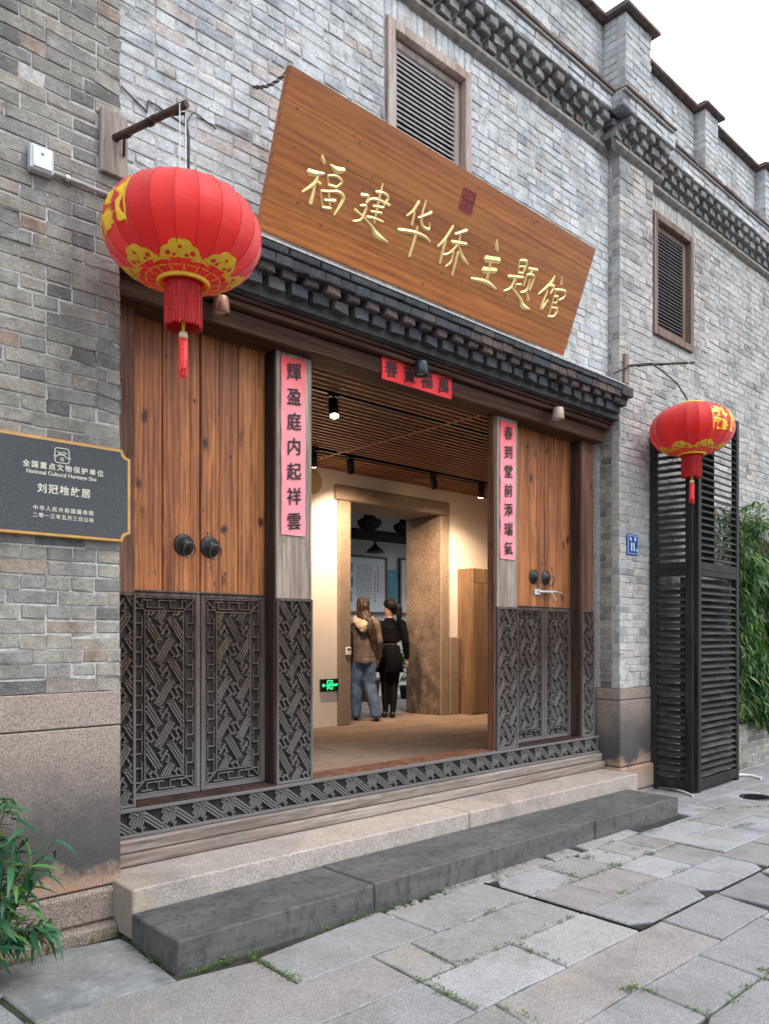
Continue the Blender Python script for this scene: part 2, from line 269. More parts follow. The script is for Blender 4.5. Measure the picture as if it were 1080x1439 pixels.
M_pave=granite('paving_granite',(.12,.12,.125),(.235,.235,.24),(.37,.37,.375),rnd=.7,scale=1.3)
M_pavelt=granite('pale_paving_granite',(.17,.172,.18),(.30,.303,.312),(.44,.445,.455),rnd=.5,scale=1.3)
M_pavepk=granite('pinkish_paving_granite',(.125,.118,.115),(.25,.24,.232),(.39,.375,.365),rnd=.3,scale=1.3)
M_curb=granite('slate_curb',(.045,.045,.046),(.075,.075,.076),(.10,.10,.10),scale=2.2,relief=.0015,slate=True)
def cement():
    m=NM('cement'); W=m.world(); n=m.noise(W,3.5,7,.7,.3)
    c=m.ramp(n,[(.32,(.11,.115,.115)),(.46,(.20,.205,.205)),(.56,(.24,.245,.245)),(.7,(.33,.335,.33))]); c=m.mix(m.rng(m.noise(W,1.3,7,.8,.5),.48,.60,0,.5),c,(.10,.10,.10)); c=m.mix(m.rng(m.noise(W,22,5,.8),.45,.65,0,.5),c,m.mix(1,c,(.6,.6,.6),'MULTIPLY')); c=m.mix(m.rng(m.noise(W,120,3),.4,.7,0,.3),c,(.2,.2,.2))
    m.base(c).rough(.9); m.bump(m.noise(W,60,5,.7),.003,.5); return m.m
M_cement=cement()
def soil():
    m=NM('joint_soil'); W=m.world(); n=m.noise(W,14,6,.7); g=m.noise(W,2.2,4,.6)
    c=m.ramp(n,[(.3,(.012,.011,.010)),(.6,(.038,.034,.028)),(.8,(.08,.072,.06))]); c=m.mix(m.rng(g,.48,.62,0,.7),c,(.035,.055,.016))
    m.base(c).rough(1); m.bump(m.noise(W,80,5,.8),.01,.8); return m.m
M_soil=soil()
def wood(name,c1,c2,dark,axis='z',scale=1.0,knots=.6,rough=.6,rnd=6,bumpd=.003,streak=.5,fade=None,coat=0,pale=None,soft=0,wave=.05,kn=(.33,4.5,.15),spec=.5):
    m=NM(name); C=m.coord(rnd)
    S={'z':(1,1,.06),'x':(.06,1,1),'y':(1,.06,1)}[axis]
    S=tuple(a*scale for a in S)
    c0=m.map(C,S)
    g=m.noise(c0,70,5,.65,.4); g2=m.noise(c0,14,4,.6,.8); g3=m.noise(c0,5,3,.5)
    wv=m.n('TexWave',wave_type='BANDS',bands_direction='X' if axis!='x' else 'Z'); m.l(m.map(C,tuple(a*1.0 for a in S)),wv.inputs[0]); wv.inputs['Scale'].default_value=9; wv.inputs['Distortion'].default_value=7; wv.inputs['Detail'].default_value=3; wv.inputs['Detail Scale'].default_value=1.2
    k=m.math('ADD',m.math('MULTIPLY',g,.45),m.math('ADD',m.math('MULTIPLY',g2,.55-wave),m.math('MULTIPLY',wv.outputs[1],wave)))
    c=m.ramp(k,[(.30-.1*soft,dark),(.45-.06*soft,c1),(.60+.1*soft,c2),(.85,tuple(min(1,x*1.15) for x in c2))])
    c=m.mix(m.rng(g3,.4,.7,0,streak),c,m.mix(1,c,(.55,.45,.42),'MULTIPLY'))
    oi=m.n('ObjectInfo'); tt=m.ramp(oi.outputs['Random'],[(0,(.80,.76,.74)),(.35,(1,1,1)),(.7,(1.08,1.0,.92)),(1,(.92,.88,.85))]); c=m.mix(.8,c,m.mix(1,c,tt,'MULTIPLY'))
    if knots:
        ks={'z':(1,1,kn[0]),'x':(kn[0],1,1),'y':(1,kn[0],1)}[axis]; m.spec(spec)
        dn=m.n('VectorMath',operation='ADD'); m.l(m.map(C,ks,loc=(1.3,.4,.2)),dn.inputs[0]); nz=m.n('TexNoise'); m.l(C,nz.inputs[0]); nz.inputs['Scale'].default_value=9; sc_=m.n('VectorMath',operation='SCALE'); m.l(nz.outputs[1],sc_.inputs[0]); sc_.inputs[3].default_value=.05; m.l(sc_.outputs[0],dn.inputs[1])
        v=m.vor(dn.outputs[0],kn[1]); c=m.mix(m.math('MULTIPLY',m.rng(v,kn[2]*.4,kn[2],1,0),knots),c,dark)
        v2=m.vor(m.map(dn.outputs[0],(1,1,1),loc=(4,2,1)),9); c=m.mix(m.math('MULTIPLY',m.rng(v2,.04,.10,1,0),knots),c,tuple(x*.6 for x in dark))
    if pale: c=m.mix(m.rng(m.noise(C,3,5,.7),.42,.68,0,pale[1]),c,pale[0])
    if fade:
        z=m.n('SeparateXYZ'); m.l(m.world(),z.inputs[0]); c=m.mix(m.rng(m.math('ADD',z.outputs[2],m.math('MULTIPLY',m.noise(C,2.5,5,.65),fade[3])),fade[0],fade[1]),fade[2],c)
    m.base(c).rough(m.rng(g,.3,.7,max(.05,rough-.08),rough+.12)); m.b.inputs['Coat Weight'].default_value=coat
    m.bump(m.math('ADD',g,m.math('MULTIPLY',g2,.8)),bumpd,.7); return m.m
M_door=wood('oiled_door_wood',(.22,.072,.023),(.47,.180,.055),(.032,.009,.005),'z',1,.95,.5,streak=.95,wave=.08,soft=.12,kn=(.5,6,.17),spec=.35)
M_sign=wood('varnished_sign_wood',(.33,.100,.017),(.52,.185,.031),(.10,.026,.006),'x',.8,.95,.42,rnd=6,bumpd=.0008,streak=.75,coat=.12,wave=.12,soft=.6,kn=(.8,7,.10))
M_beam=wood('dark_lintel_wood',(.055,.024,.015),(.115,.056,.036),(.012,.006,.005),'x',1,.3,.65,streak=.8,spec=.15)
M_jamb=wood('brown_jamb_wood',(.10,.048,.032),(.20,.098,.062),(.025,.010,.007),'z',1,.8,.62,kn=(.6,6,.16),spec=.2)
M_darkjamb=wood('dark_jamb_wood',(.035,.022,.018),(.075,.045,.036),(.012,.007,.006),'z',1,.3,.65,spec=.15)
M_grey=wood('weathered_grey_post',(.22,.175,.15),(.38,.325,.285),(.085,.06,.048),'z',1,.5,.85,bumpd=.004,streak=.6)
M_greyh=wood('weathered_grey_beam',(.17,.15,.135),(.33,.295,.27),(.04,.032,.028),'x',1,.4,.85,bumpd=.006,streak=.6,pale=((.30,.19,.14),.25),wave=.04)
M_carve=wood('carved_weathered_wood',(.058,.038,.029),(.135,.098,.078),(.016,.010,.008),'z',1.4,.2,.8,bumpd=.003,streak=.6,fade=(1.25,2.0,(.125,.115,.11),1.1))
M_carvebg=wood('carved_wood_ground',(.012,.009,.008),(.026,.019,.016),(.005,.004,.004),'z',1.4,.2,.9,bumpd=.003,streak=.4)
M_window=wood('bleached_window_wood',(.34,.29,.265),(.50,.45,.42),(.10,.065,.052),'z',1,.3,.85,bumpd=.003,pale=((.28,.15,.11),.5))
M_window2=wood('brown_window_wood',(.15,.095,.075),(.27,.19,.155),(.06,.032,.026),'z',1,.3,.85,bumpd=.003)
M_slat=simple('faded_louver_paint',(.62,.60,.60),.7,0,.2)
M_slat2=simple('brown_louver_paint',(.20,.18,.18),.7,0,.2)
M_screen=wood('blackened_screen_wood',(.010,.010,.0105),(.024,.0235,.0235),(.004,.004,.004),'z',1,.2,.6,bumpd=.002,streak=.4,pale=((.05,.047,.045),.3),spec=.2)
M_screenslat=wood('blackened_slat_wood',(.016,.016,.017),(.042,.041,.041),(.006,.006,.006),'x',1,.3,.6,bumpd=.002,streak=.6,pale=((.11,.105,.10),.45),spec=.25)
M_ceil=wood('ceiling_slat_wood',(.30,.14,.07),(.42,.21,.11),(.18,.08,.04),'x',1,.1,.5)
M_cab=wood('pale_cabinet_wood',(.20,.12,.065),(.33,.21,.12),(.10,.055,.03),'z',.8,.0,.5,streak=.6)
M_iron=simple('dark_iron',(.03,.028,.027),.5,.6,.4)
M_rust=simple('rusty_pipe',(.075,.045,.035),.65,.4,.5,30)
M_black=simple('black_metal',(.012,.012,.013),.4,.3)
M_plaster=simple('cream_plaster',(.76,.67,.585),.9,0,.04,3)
M_white=simple('white_wall',(.55,.55,.55),.9,0,.06,3)
M_terra=simple('terracotta_tile',(.145,.092,.075),.9,0,.5,12)
M_blackcap=simple('dark_coping_tile',(.11,.09,.085),.9,0,.5,12)
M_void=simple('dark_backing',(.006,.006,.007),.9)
M_gold=simple('gilt',(.90,.66,.27),.35,.35,.10)
M_goldp=simple('gold_print',(.85,.50,.025),.45,0,.1)
M_ink=simple('black_ink',(.012,.009,.011),.7)
M_box=simple('galvanised_box',(.50,.54,.55),.35,.3,.1)
M_wire=simple('black_cable',(.012,.012,.013),.5)
M_steelw=simple('steel_wire',(.55,.56,.58),.35,.6)
def redpaper(name,fade):
    m=NM(name)
    if fade:
        z=m.n('SeparateXYZ'); m.l(m.world(),z.inputs[0]); n=m.noise(m.world(),6,4)
        c=m.ramp(m.rng(m.math('ADD',z.outputs[2],m.math('MULTIPLY',n,.25)),3.25,3.65),[(0,(.78,.26,.29)),(.4,(.80,.20,.22)),(1,(.70,.045,.05))])
    else:
        c=m.ramp(m.noise(m.world(),3,3),[(.3,(.62,.012,.02)),(.7,(.75,.03,.035))])
    m.base(c).rough(.75); m.bump(m.noise(m.world(),9,4),.004,.6); return m.m
M_redfade=redpaper('sun_faded_red_paper',True); M_redpaper=redpaper('red_paper',False)
def fabric(name,c,tr=.5):
    m=NM(name); r_=rndid(m); c4=m.ramp(r_,[(0,(c[0]*.80,c[1]*.7,c[2]*.7)),(.5,c),(1,(min(1,c[0]*1.08),c[1]*1.6,c[2]*1.5))]); m.base(c4).rough(.5).spec(.35); m.b.inputs['Sheen Weight'].default_value=.45
    n=m.noise(m.map(m.coord(),(1,1,2.5)),16,4,.6,.6); m.bump(n,.006,.5)
    t=m.n('BsdfTranslucent'); m.l(c4,t.inputs[0]); mx=m.n('MixShader'); mx.inputs[0].default_value=tr
    m.l(m.b.outputs[0],mx.inputs[1]); m.l(t.outputs[0],mx.inputs[2]); m.l(mx.outputs[0],m.out.inputs[0]); return m.m
M_lantern=fabric('red_lantern_silk',(.86,.028,.024),.42)
M_fringe=simple('red_fringe_thread',(.50,.006,.008),.55,0,.3,60)
def leafm(name,a,b,c):
    m=NM(name); r=rndid(m)
    c_=m.ramp(r,[(0,a),(.55,b),(.9,c),(1,(.22,.17,.07))]); m.base(c_).rough(.42).spec(.4)
    t=m.n('BsdfTranslucent'); m.l(m.mix(1,c_,(1,1.3,.5),'MULTIPLY'),t.inputs[0]); mx=m.n('MixShader'); mx.inputs[0].default_value=.25
    m.l(m.b.outputs[0],mx.inputs[1]); m.l(t.outputs[0],mx.inputs[2]); m.l(mx.outputs[0],m.out.inputs[0]); return m.m
M_leaf=leafm('bamboo_leaf',(.016,.055,.018),(.045,.13,.032),(.15,.25,.05))
M_leafn=leafm('potted_leaf',(.018,.075,.040),(.035,.125,.060),(.09,.22,.05))
M_moss=leafm('weed_leaf',(.035,.08,.015),(.07,.15,.025),(.12,.22,.04))
M_stem=simple('plant_stem',(.10,.085,.04),.7)
def emit(name,c,s):
    m=NM(name); m.base((.02,.02,.02)); m.b.inputs['Emission Color'].default_value=(*c,1); m.b.inputs['Emission Strength'].default_value=s; return m.m
def text(name,body,size,mat,parent,org_,xdir,updir,thick=.003,bold=0,kind=None,slant=0,jit=0,align='CENTER',font_sp=1,wmap=None):
    cu=bpy.data.curves.new('txt','FONT'); cu.body=body; cu.size=size; cu.align_x=align; cu.align_y='CENTER'; cu.offset=bold; cu.extrude=thick/2; cu.space_character=font_sp; cu.resolution_u=4
    t=bpy.data.objects.new('txt',cu); col.objects.link(t); bpy.context.view_layer.update()
    me=bpy.data.meshes.new_from_object(t.evaluated_get(bpy.context.evaluated_depsgraph_get())); bpy.data.objects.remove(t)
    X=Vector(xdir).normalized();U=Vector(updir).normalized();N=X.cross(U)
    mb=MB(); vs=[]
    for v in me.vertices:
        x,y,z=v.co
        y2=y+slant*x
        if jit: 
            q=noise.noise_vector(Vector((x,y,0))*(2.2/size)+Vector((ord(body[0])%97,0,0)))*jit*size; x+=q.x; y2+=q.y
        p=Vector(org_)+X*x+U*y2+N*z if wmap is None else wmap(x,y2,z)
        vs.append(p)
    mb.add(vs,[tuple(p.vertices) for p in me.polygons])
    bpy.data.meshes.remove(me); bpy.data.curves.remove(cu)
    return mb.build(name,mat,parent,kind)
# ------------------------------------------------------------------ ground
def structure(name,mb,mat): return mb.build(name,mat,None,'structure')
structure('ground',MB().box(-150,150,-150,150,-.5,-.016),M_soil)
pv=bpy.data.objects.new('pavement',None); col.objects.link(pv); pv['kind']='structure'; ORG['pavement']=Vector((0,0,0))
allpoly=[]
matk={'g':M_pave,'lt':M_pavelt,'pk':M_pavepk,'tn':M_pavepk,'dk':M_pave,'cement':M_cement,'tan':M_pavepk}
def slab(poly,mat,name='paving_stone',dz=0,label=None,tight=True):
    n=len(poly)
    # irregular edges: subdivide and jitter
    P=[]
    for i in range(n):
        a=Vector(poly[i]);b=Vector(poly[(i+1)%n]); L=(b-a).length; k=max(1,int(L/.16))
        for j in range(k):
            p=a.lerp(b,j/k)
            if j: p+=Vector((random.gauss(0,.0025),random.gauss(0,.0025)))
            P.append(p)
    c=sum((Vector(p) for p in poly),Vector((0,0)))/n
    # joint of about 12 mm
    P=[p+(c-p).normalized()*(random.uniform(.004,.010) if tight else random.uniform(.003,.008)) for p in P]
    t=[random.gauss(0,.0018),random.gauss(0,.0018)]
    mb=MB(); mb.prism([tuple(p) for p in P],-.07,0,.007,lambda v:Vector((v.x,v.y,v.z+dz+(v.x-c.x)*t[0]+(v.y-c.y)*t[1])))
    return mb.build(name,mat,pv,at=(c.x,c.y,0),label=label)
for k,p in SLABS:
    ar=sum(p[i-1][0]*p[i][1]-p[i][0]*p[i-1][1] for i in range(len(p)))
    if ar<0: p=p[::-1]
    allpoly.append(p)
    slab(p,matk[k],'cement_slab' if k=='cement' else 'paving_stone',random.gauss(0,.0018),
      {'cement':'smooth grey cement slab below the left wall','tan':'tan stained paving stone'}.get(k))
rows=[.10,-.2,-.44,-.68,-.885,-1.235,-1.60,-1.965,-2.32,-2.65,-2.93,-3.40,-3.8,-4.2,-4.65,-5.1,-5.6]
bb=[(min(q[0] for q in p),max(q[0] for q in p),min(q[1] for q in p),max(q[1] for q in p)) for p in allpoly]
far=MB(); random.seed(5)
for i in range(len(rows)-1):
    y1,y0=rows[i],rows[i+1]; x0,x1=-2.5,15
    occ=sorted([(b[0],b[1]) for b in bb if min(b[3],y1)-max(b[2],y0)>.22*(y1-y0)]+([(1.7,6.70)] if y0>-.9 else [])+([(-3,1.9)] if y0>-.2 else [])+([(9.0,16)] if y0>-.2 else []))
    free=[];cur=x0
    for a,b in occ:
        if a>cur+.14: free.append((cur+.012,a-.012))
        cur=max(cur,b)
    if cur<x1: free.append((cur+.015,x1))
    for a,b in free:
        x=a
        while x<b-.05:
            L=random.uniform(.45,.85)*(1.35 if random.random()<.2 else 1)
            e=x+L if x+L<b-.25 else b
            p=[(x,y0),(e,y0),(e,y1),(x,y1)]
            vis=(1.0<x<11.5 and y1>-2.9 and x/(y1+CAMD)>.25)
            if vis: slab(p,random.choice((M_pave,M_pavelt,M_pave,M_pavepk)),dz=random.gauss(0,.002),tight=False)
            else: far.prism([(x+.006,y0+.006),(e-.006,y0+.006),(e-.006,y1-.006),(x+.006,y1-.006)],-.07,random.gauss(0,.002),.005)
            x=e
far.build('paving_stones_beyond',M_pave,pv,'stuff')
# joints' rubble strip beside the curb
rb=MB()
for _ in range(170):
    x=random.uniform(2.9,4.3);y=random.uniform(-.93,-.79) if x<3.7 else random.uniform(-.84,-.79); r=random.uniform(.008,.026)
    M=Matrix.Translation((x,y,-.012))@Matrix.Rotation(random.random()*6,4,'Z'); rb.lathe([(0,r*.6),(r*.6,r*.5),(r,0),(r*.9,-r*.4)],(0,0,0),7,M=M@Matrix.Diagonal((1.5,1,.8,1)))
rb.build('pebbles',M_pavepk,pv,'stuff')
# metal frame let into the paving
mf=MB()
for line in MAN[:3]:
    for a,b in zip(line[:-1],line[1:]): mf.bar((a[0],a[1],-.010),(b[0],b[1],-.010),.009,.018)
fr=mf.build('manhole_frame',M_iron,None)
tag(fr,'dark metal frame edge let into the paving around a group of granite slabs','manhole frame')
# round cast cover
mc=thing('drain_cover',(7.93,-.95,0),'small round dark metal cover set in the paving near the louvered screen','drain cover')
MB().lathe([(0,.0),(.12,.0),(.13,.006),(.15,.006),(.155,-.02)],(7.93,-.95,.002),24).build('cover',M_iron,mc)
g=MB()
for i in range(-4,5): g.bar((7.93+i*.025,-.95-math.sqrt(.0121-(i*.025)**2),.005),(7.93+i*.025,-.95+math.sqrt(.0121-(i*.025)**2),.005),.008,.006)
g.build('grid_relief',M_black,mc)
# small weeds in the joints
random.seed(8)
def tuft(mb,x,y,s,n):
    for _ in range(n):
        a=random.random()*6.28; r=random.uniform(0,.02)*s; px=x+r*math.cos(a);py=y+r*math.sin(a); a+=random.uniform(-.5,.5)
        l=random.uniform(.004,.011)*s; h=random.uniform(.2,.9)*l; d=Vector((math.cos(a),math.sin(a),0)); q=Vector((-d.y,d.x,0))*l*.42; z=-.006+random.uniform(0,.014)*s
        b=Vector((px,py,z)); mb.add([b,b+d*l*.5+q+Vector((0,0,h*.7)),b+d*l+Vector((0,0,h*.6)),b+d*l*.5-q+Vector((0,0,h*.7))],[(0,1,2,3)])
wd=MB()
def along(a,b,n,s,k=9,sp=.012):
    for _ in range(n):
        t=random.random(); x=a[0]+(b[0]-a[0])*t+random.gauss(0,sp); y=a[1]+(b[1]-a[1])*t+random.gauss(0,sp); tuft(wd,x,y,s*random.uniform(.5,1.4),k)
along((1.80,-.80),(2.3,-.81),45,1.2,sp=.014); along((2.14,-.83),(2.15,-1.2),45,1.0,sp=.010); along((2.6,-.81),(3.9,-.79),90,1.2,sp=.018); along((3.9,-.79),(6.7,-.72),110,.9)
along((3.92,-1.97),(6.2,-1.97),30,.8); along((5.75,-.9),(5.75,-1.6),16,.8); along((3.9,-1.6),(2.6,-1.6),20,.9); along((1.0,-.12),(1.8,-.1),45,1.4,sp=.02); along((1.79,-.2),(1.77,-.7),40,1.2)
for (a,b,n) in [((2.85,-1.26),(2.83,-1.6),26),((2.58,-1.6),(2.56,-1.95),50),((3.24,-1.62),(3.22,-1.95),22),((3.05,-1.24),(3.85,-1.24),26),((2.58,-1.6),(3.8,-1.61),35),((2.65,-1.98),(2.65,-2.28),14),((3.25,-2.3),(3.22,-2.64),30),((3.23,-2.65),(3.9,-2.67),30),((4.49,-.9),(4.43,-1.21),26),((4.85,-.93),(5.8,-1.27),22),((4.29,-1.24),(5.7,-1.26),45),((3.93,-1.22),(4.9,-1.24),20),((4.26,-1.57),(5.25,-1.62),26),((5.75,-.9),(7.1,-1.02),60),((6.74,-.7),(7.6,-1.2),50),((1.1,-.8),(1.02,-1.0),50),((5.0,-.9),(6.0,-.9),30),((6.5,-1.33),(6.8,-1.38),24)]: along(a,b,n,.95)
for p in ((2.12,-1.19),(3.2,-2.3),(4.88,-1.0),(4.86,-1.23),(5.3,-1.25),(3.86,-2.66),(1.06,-.92),(4.02,-.86)): along(p,p,12,1.1,sp=.018)
wo_=wd.build('joint_weeds',M_moss,None,'stuff'); tag(wo_,'tiny green weeds and moss growing in the joints of the paving','weeds')
# ------------------------------------------------------------------ brick building
BL=thing('brick_building',(4.35,.3,0),'old grey brick building with corbelled cornice, brick piers and parapet over the wooden gateway','building')
def body(name,boxes,mat):
    m=MB()
    for b in boxes: m.box(*b)
    return m.build(name,mat,BL)
E_=.006
left_pier=body('pier',[(1.19,1.85-E_,E_,.55,1.30,6.40)],M_mortar)
gate_wall=body('wall',[(1.845,7.005,.12+E_,.45,4.06,4.87),(1.845,4.0,.12+E_,.45,4.87,6.40),(4.83,7.005,.12+E_,.45,4.87,6.40),(4.0,4.83,.12+E_,.45,6.20,6.40)],M_mortar)
outer_wall=body('wall',[(-2,1.188,.12+E_,.45,0,6.40)],M_mortar)
right_pier=body('pier',[(7.0+E_,7.655,E_,.6,1.07,6.40)],M_mortar)
side_wall=body('wall',[(7.657,13.5,.12+E_,.45,0,4.87),(7.657,7.93,.12+E_,.45,4.87,6.20),(8.70,13.5,.12+E_,.45,4.87,6.20),(7.657,13.5,.12+E_,.45,6.20,6.40)],M_mortar)
cornice=body('cornice',[(-2,1.19,.12,.5,6.40,6.88),(1.19,1.85,.0,.5,6.40,6.88),(1.85,7.0,.12,.5,6.40,6.88),(7.0,7.66,0,.5,6.40,6.88),(7.66,13.5,.12,.5,6.40,6.88)],M_mortar)
parapet=body('parapet',[(-2,13.5,.10+E_,.42,6.90,7.66),(6.86+E_,7.35-E_,-.15+E_,.2,6.90,7.66),(8.80+E_,9.13-E_,-.03+E_,.2,6.90,7.66),(10.5+E_,10.84-E_,-.03+E_,.2,6.90,7.66)],M_mortar)
# bricks: list of (x0,x1,z0,z1,Y,depth,mat,parent)
BR=[]
PITCH=.0757
def courses(x0,x1,z0,z1,Y,mat,par,depth=.10,holes=(),header=.5,phase=0,pitch=PITCH,stretch=.262):
    n=max(1,round((z1-z0)/pitch)); h=(z1-z0)/n
    for j in range(n):
        za=z0+j*h+.0038; zb=z0+(j+1)*h-.0038; hd=(j+phase)%2
        x=x0-(0 if hd else (random.choice((0,.065)) if header<1 else 0)); 
        off=0 if hd else .131*.5*((j//2)%2)
        x=x0-off
        while x<x1-.01:
            L=stretch/2 if (hd and random.random()<.82) or random.random()<.10 else stretch
            L+=random.gauss(0,.003); a=max(x,x0); b=min(x+L,x1); x+=L
            if x1-x<.05: b=x1; x=x1+1
            if b-a<.03: continue
            segs=[(a,b)]
            for (hx0,hx1,hz0,hz1) in holes:
                if zb>hz0 and za<hz1:
                    ns=[]
                    for p,q in segs:
                        if q<=hx0 or p>=hx1: ns.append((p,q)); continue
                        if p<hx0-.02: ns.append((p,hx0))
                        if q>hx1+.02: ns.append((hx1,q))
                    segs=ns
            for p,q in segs:
                if random.random()<.004: continue
                BR.append((p+.004,q-.004,za+random.gauss(0,.0008),zb+random.gauss(0,.0008),Y+random.gauss(0,.0018),depth,mat,par))
random.seed(21)
courses(1.19,1.85,1.30,6.40,0,M_brickA,left_pier,.09)
courses(-1.9,1.18,1.30,6.40,.12,M_brickA,outer_wall,.09)
courses(1.85,6.99,4.08,6.40,.12,M_brickB,gate_wall,.09,[(3.93,4.89,4.5,6.40)])
courses(7.0,7.66,1.07,4.02,0,M_brickC,right_pier,.085); courses(7.0,7.66,4.02,6.40,0,M_brickC,right_pier,.085)
courses(7.66,13.45,.0,6.40,.12,M_brickC,side_wall,.09,[(7.86,8.775,4.86,6.40)])
courses(-1.9,6.85,6.92,7.66,.10,M_brickB,parapet,.09); courses(7.35,8.80,6.92,7.66,.10,M_brickB,parapet,.09); courses(9.13,10.5,6.92,7.66,.10,M_brickB,parapet,.09); courses(10.84,13.45,6.92,7.66,.10,M_brickB,parapet,.09)
for a,b,y in ((6.86,7.35,-.15),(8.80,9.13,-.03),(10.5,10.84,-.03)): courses(a,b,6.92,7.66,y,M_brickB,parapet,.09)
# fascia of the cornice
for a,b,y in ((-1.9,6.80,-.03),(6.80,7.86,-.15),(7.86,13.45,-.03)): courses(a,b,6.73,6.87,y,M_brickB,cornice,.14,header=1)
# soldier bricks over the windows
for a,b in ((3.93,4.89),(7.86,8.775)):
    x=a
    while x<b-.03: BR.append((x+.003,x+.065,6.215,6.395,.12,.09,M_brickB if a<5 else M_brickC,gate_wall if a<5 else side_wall)); x+=.069
# returns: side faces of the right pier and of the parapet piers (short bricks laid behind the corner bricks)
SB=[]
def returns(X,z0,z1,y0,y1,mat,par,depth=.07):
    n=round((z1-z0)/PITCH); h=(z1-z0)/n
    for j in range(n):
        ys=[y0,y1] if (y1-y0)<.11 else ([y0,(y0+y1)/2,y1] if j%2 else [y0,y0+(y1-y0)*.96,y1])
        for a,b in zip(ys[:-1],ys[1:]):
            if b-a>.02: SB.append((X-.001+random.gauss(0,.0015),X+depth,a+.004,b-.004,z0+j*h+.005,z0+(j+1)*h-.005,mat,par))
returns(7.0,1.07,4.0,.088,.225,M_brickA,right_pier); returns(7.0,4.02,6.40,.088,.128,M_brickC,right_pier)
returns(6.86,6.92,7.66,-.057,.10,M_brickB,parapet); returns(8.80,6.92,7.66,.063,.10,M_brickB,parapet); returns(10.5,6.92,7.66,.063,.10,M_brickB,parapet)
def brick_geo(L,H,D,seed):
    rr=random.Random(seed); c=rr.choice((.002,.004,.006,.009)); jj=rr.choice((.0018,.003,.005)); vs=[]
    for y,i in ((0,c*1.2),(c,0),(D,0)):
        for sx,sz in ((-1,-1),(1,-1),(1,1),(-1,1)):
            j=0 if y==D else jj
            vs.append((sx*(L/2-i)+rr.gauss(0,j),y+rr.gauss(0,j*.5),sz*(H/2-i)+rr.gauss(0,j)))
    fs=[(0,1,2,3)]
    for a in (0,4):
        for k in range(4): b=(k+1)%4; fs.append((a+k,a+4+k,a+4+b,a+b))
    return vs,fs
def score(b):
    x=(b[0]+b[1])/2;y=b[4]+CAMD;z=(b[2]+b[3])/2
    zc=math.sin(R(YAW))*x+math.cos(R(YAW))*y; px=540+F*(math.cos(R(YAW))*x-math.sin(R(YAW))*y)/zc; py=893-F*(z-CAMH)/zc
    if not(-10<px<1090 and -10<py<1445): return 0
    return (b[1]-b[0])*(b[3]-b[2])/zc**3*y
BR.sort(key=score,reverse=True)
cache={}
for i,b in enumerate(BR[:300]):
    L=round(b[1]-b[0],2);key=(L,i%6,b[6].name)
    if key not in cache:
        vs,fs=brick_geo(L,.0681,.09,crc(key)%999); me=bpy.data.meshes.new('brick'); me.from_pydata(vs,[],fs); me.materials.append(b[6]); cache[key]=me
    inst('brick',cache[key],b[7],((b[0]+b[1])/2,b[4],(b[2]+b[3])/2),((b[1]-b[0])/L,1,(b[3]-b[2])/.0681))
grp={}
for i,b in enumerate(BR[300:]):
    k=(b[6].name,b[7].name)
    if k not in grp: grp[k]=(MB(),b[6],b[7])
    vs,fs=brick_geo(b[1]-b[0],b[3]-b[2],b[5],i)
    c=((b[0]+b[1])/2,b[4],(b[2]+b[3])/2); grp[k][0].add([(v[0]+c[0],v[1]+c[1],v[2]+c[2]) for v in vs],fs)
for x0,x1,y0,y1,z0,z1,mat,par in SB:
    k=(mat.name,par.name)
    if k not in grp: grp[k]=(MB(),mat,par)
    grp[k][0].box(x0,x1,y0,y1,z0,z1)
for mb,mat,par in grp.values(): mb.build('brickwork',mat,par,'stuff')
# cornice: string course, three corbelled rows, coping tiles
def corn(x0,x1,Y,first=3.0):
    m=MB()
    m.add([(x0,Y,6.39),(x1,Y,6.39),(x1,Y-.03,6.41),(x0,Y-.03,6.41),(x1,Y-.05,6.43),(x0,Y-.05,6.43),(x1,Y-.05,6.46),(x0,Y-.05,6.46),(x1,Y-.012,6.50),(x0,Y-.012,6.50),(x1,Y,6.50),(x0,Y,6.50)],
      [(0,1,2,3),(3,2,4,5),(5,4,6,7),(7,6,8,9),(9,8,10,11),(0,3,5,7,9,11),(1,10,8,6,4,2)])
    m.build('string_course',M_strc,cornice)
    t=MB(); x=x0-.02
    t2=MB().box(x0-.03,x1,Y-.17,Y+.1,6.875,6.895); t2.build('coping_bed',M_mortar,cornice)
    tm=None; i=0
    while x<x1:
        L=min(.24,x1+.02-x); 
        if tm is None or L<.24:
            q=MB().box(-L/2+.002,L/2-.002,0,.30,-.012,.012,.003); me_=q.build('coping_tile',M_terra,cornice,at=(0,0,0)); 
            if L>=.24: tm=me_.data
            me_.location=Vector((x+L/2,Y-.19,6.907))-org(cornice); me_.rotation_euler=(R(6),0,0)
        else: inst('coping_tile',tm,cornice,(x+L/2,Y-.19+random.gauss(0,.003),6.907+random.gauss(0,.002)),rot=(R(6+random.gauss(0,1)),0,R(random.gauss(0,.6))))
        x+=.24
M_strc=simple('string_course_stone',(.21,.19,.17),.9,0,.4,14)
for a,b,y in ((-2,1.03,.12),(1.03,2.0,0),(2.0,6.85,.12),(6.85,7.80,0),(7.80,13.5,.12)): corn(a,b,y)
cb=None
def corbel(x,y,z,mat,dx=.118):
    key=('corbel',mat.name,random.randint(0,4),dx)
    if key not in cache:
        vs,fs=brick_geo(dx,.068,.17,crc(key)%777); me=bpy.data.meshes.new('corbel_brick'); me.from_pydata(vs,[],fs); me.materials.append(mat); cache[key]=me
    return inst('corbel_brick',cache[key],cornice,(x,y,z),rot=(0,0,R(random.gauss(0,4))))
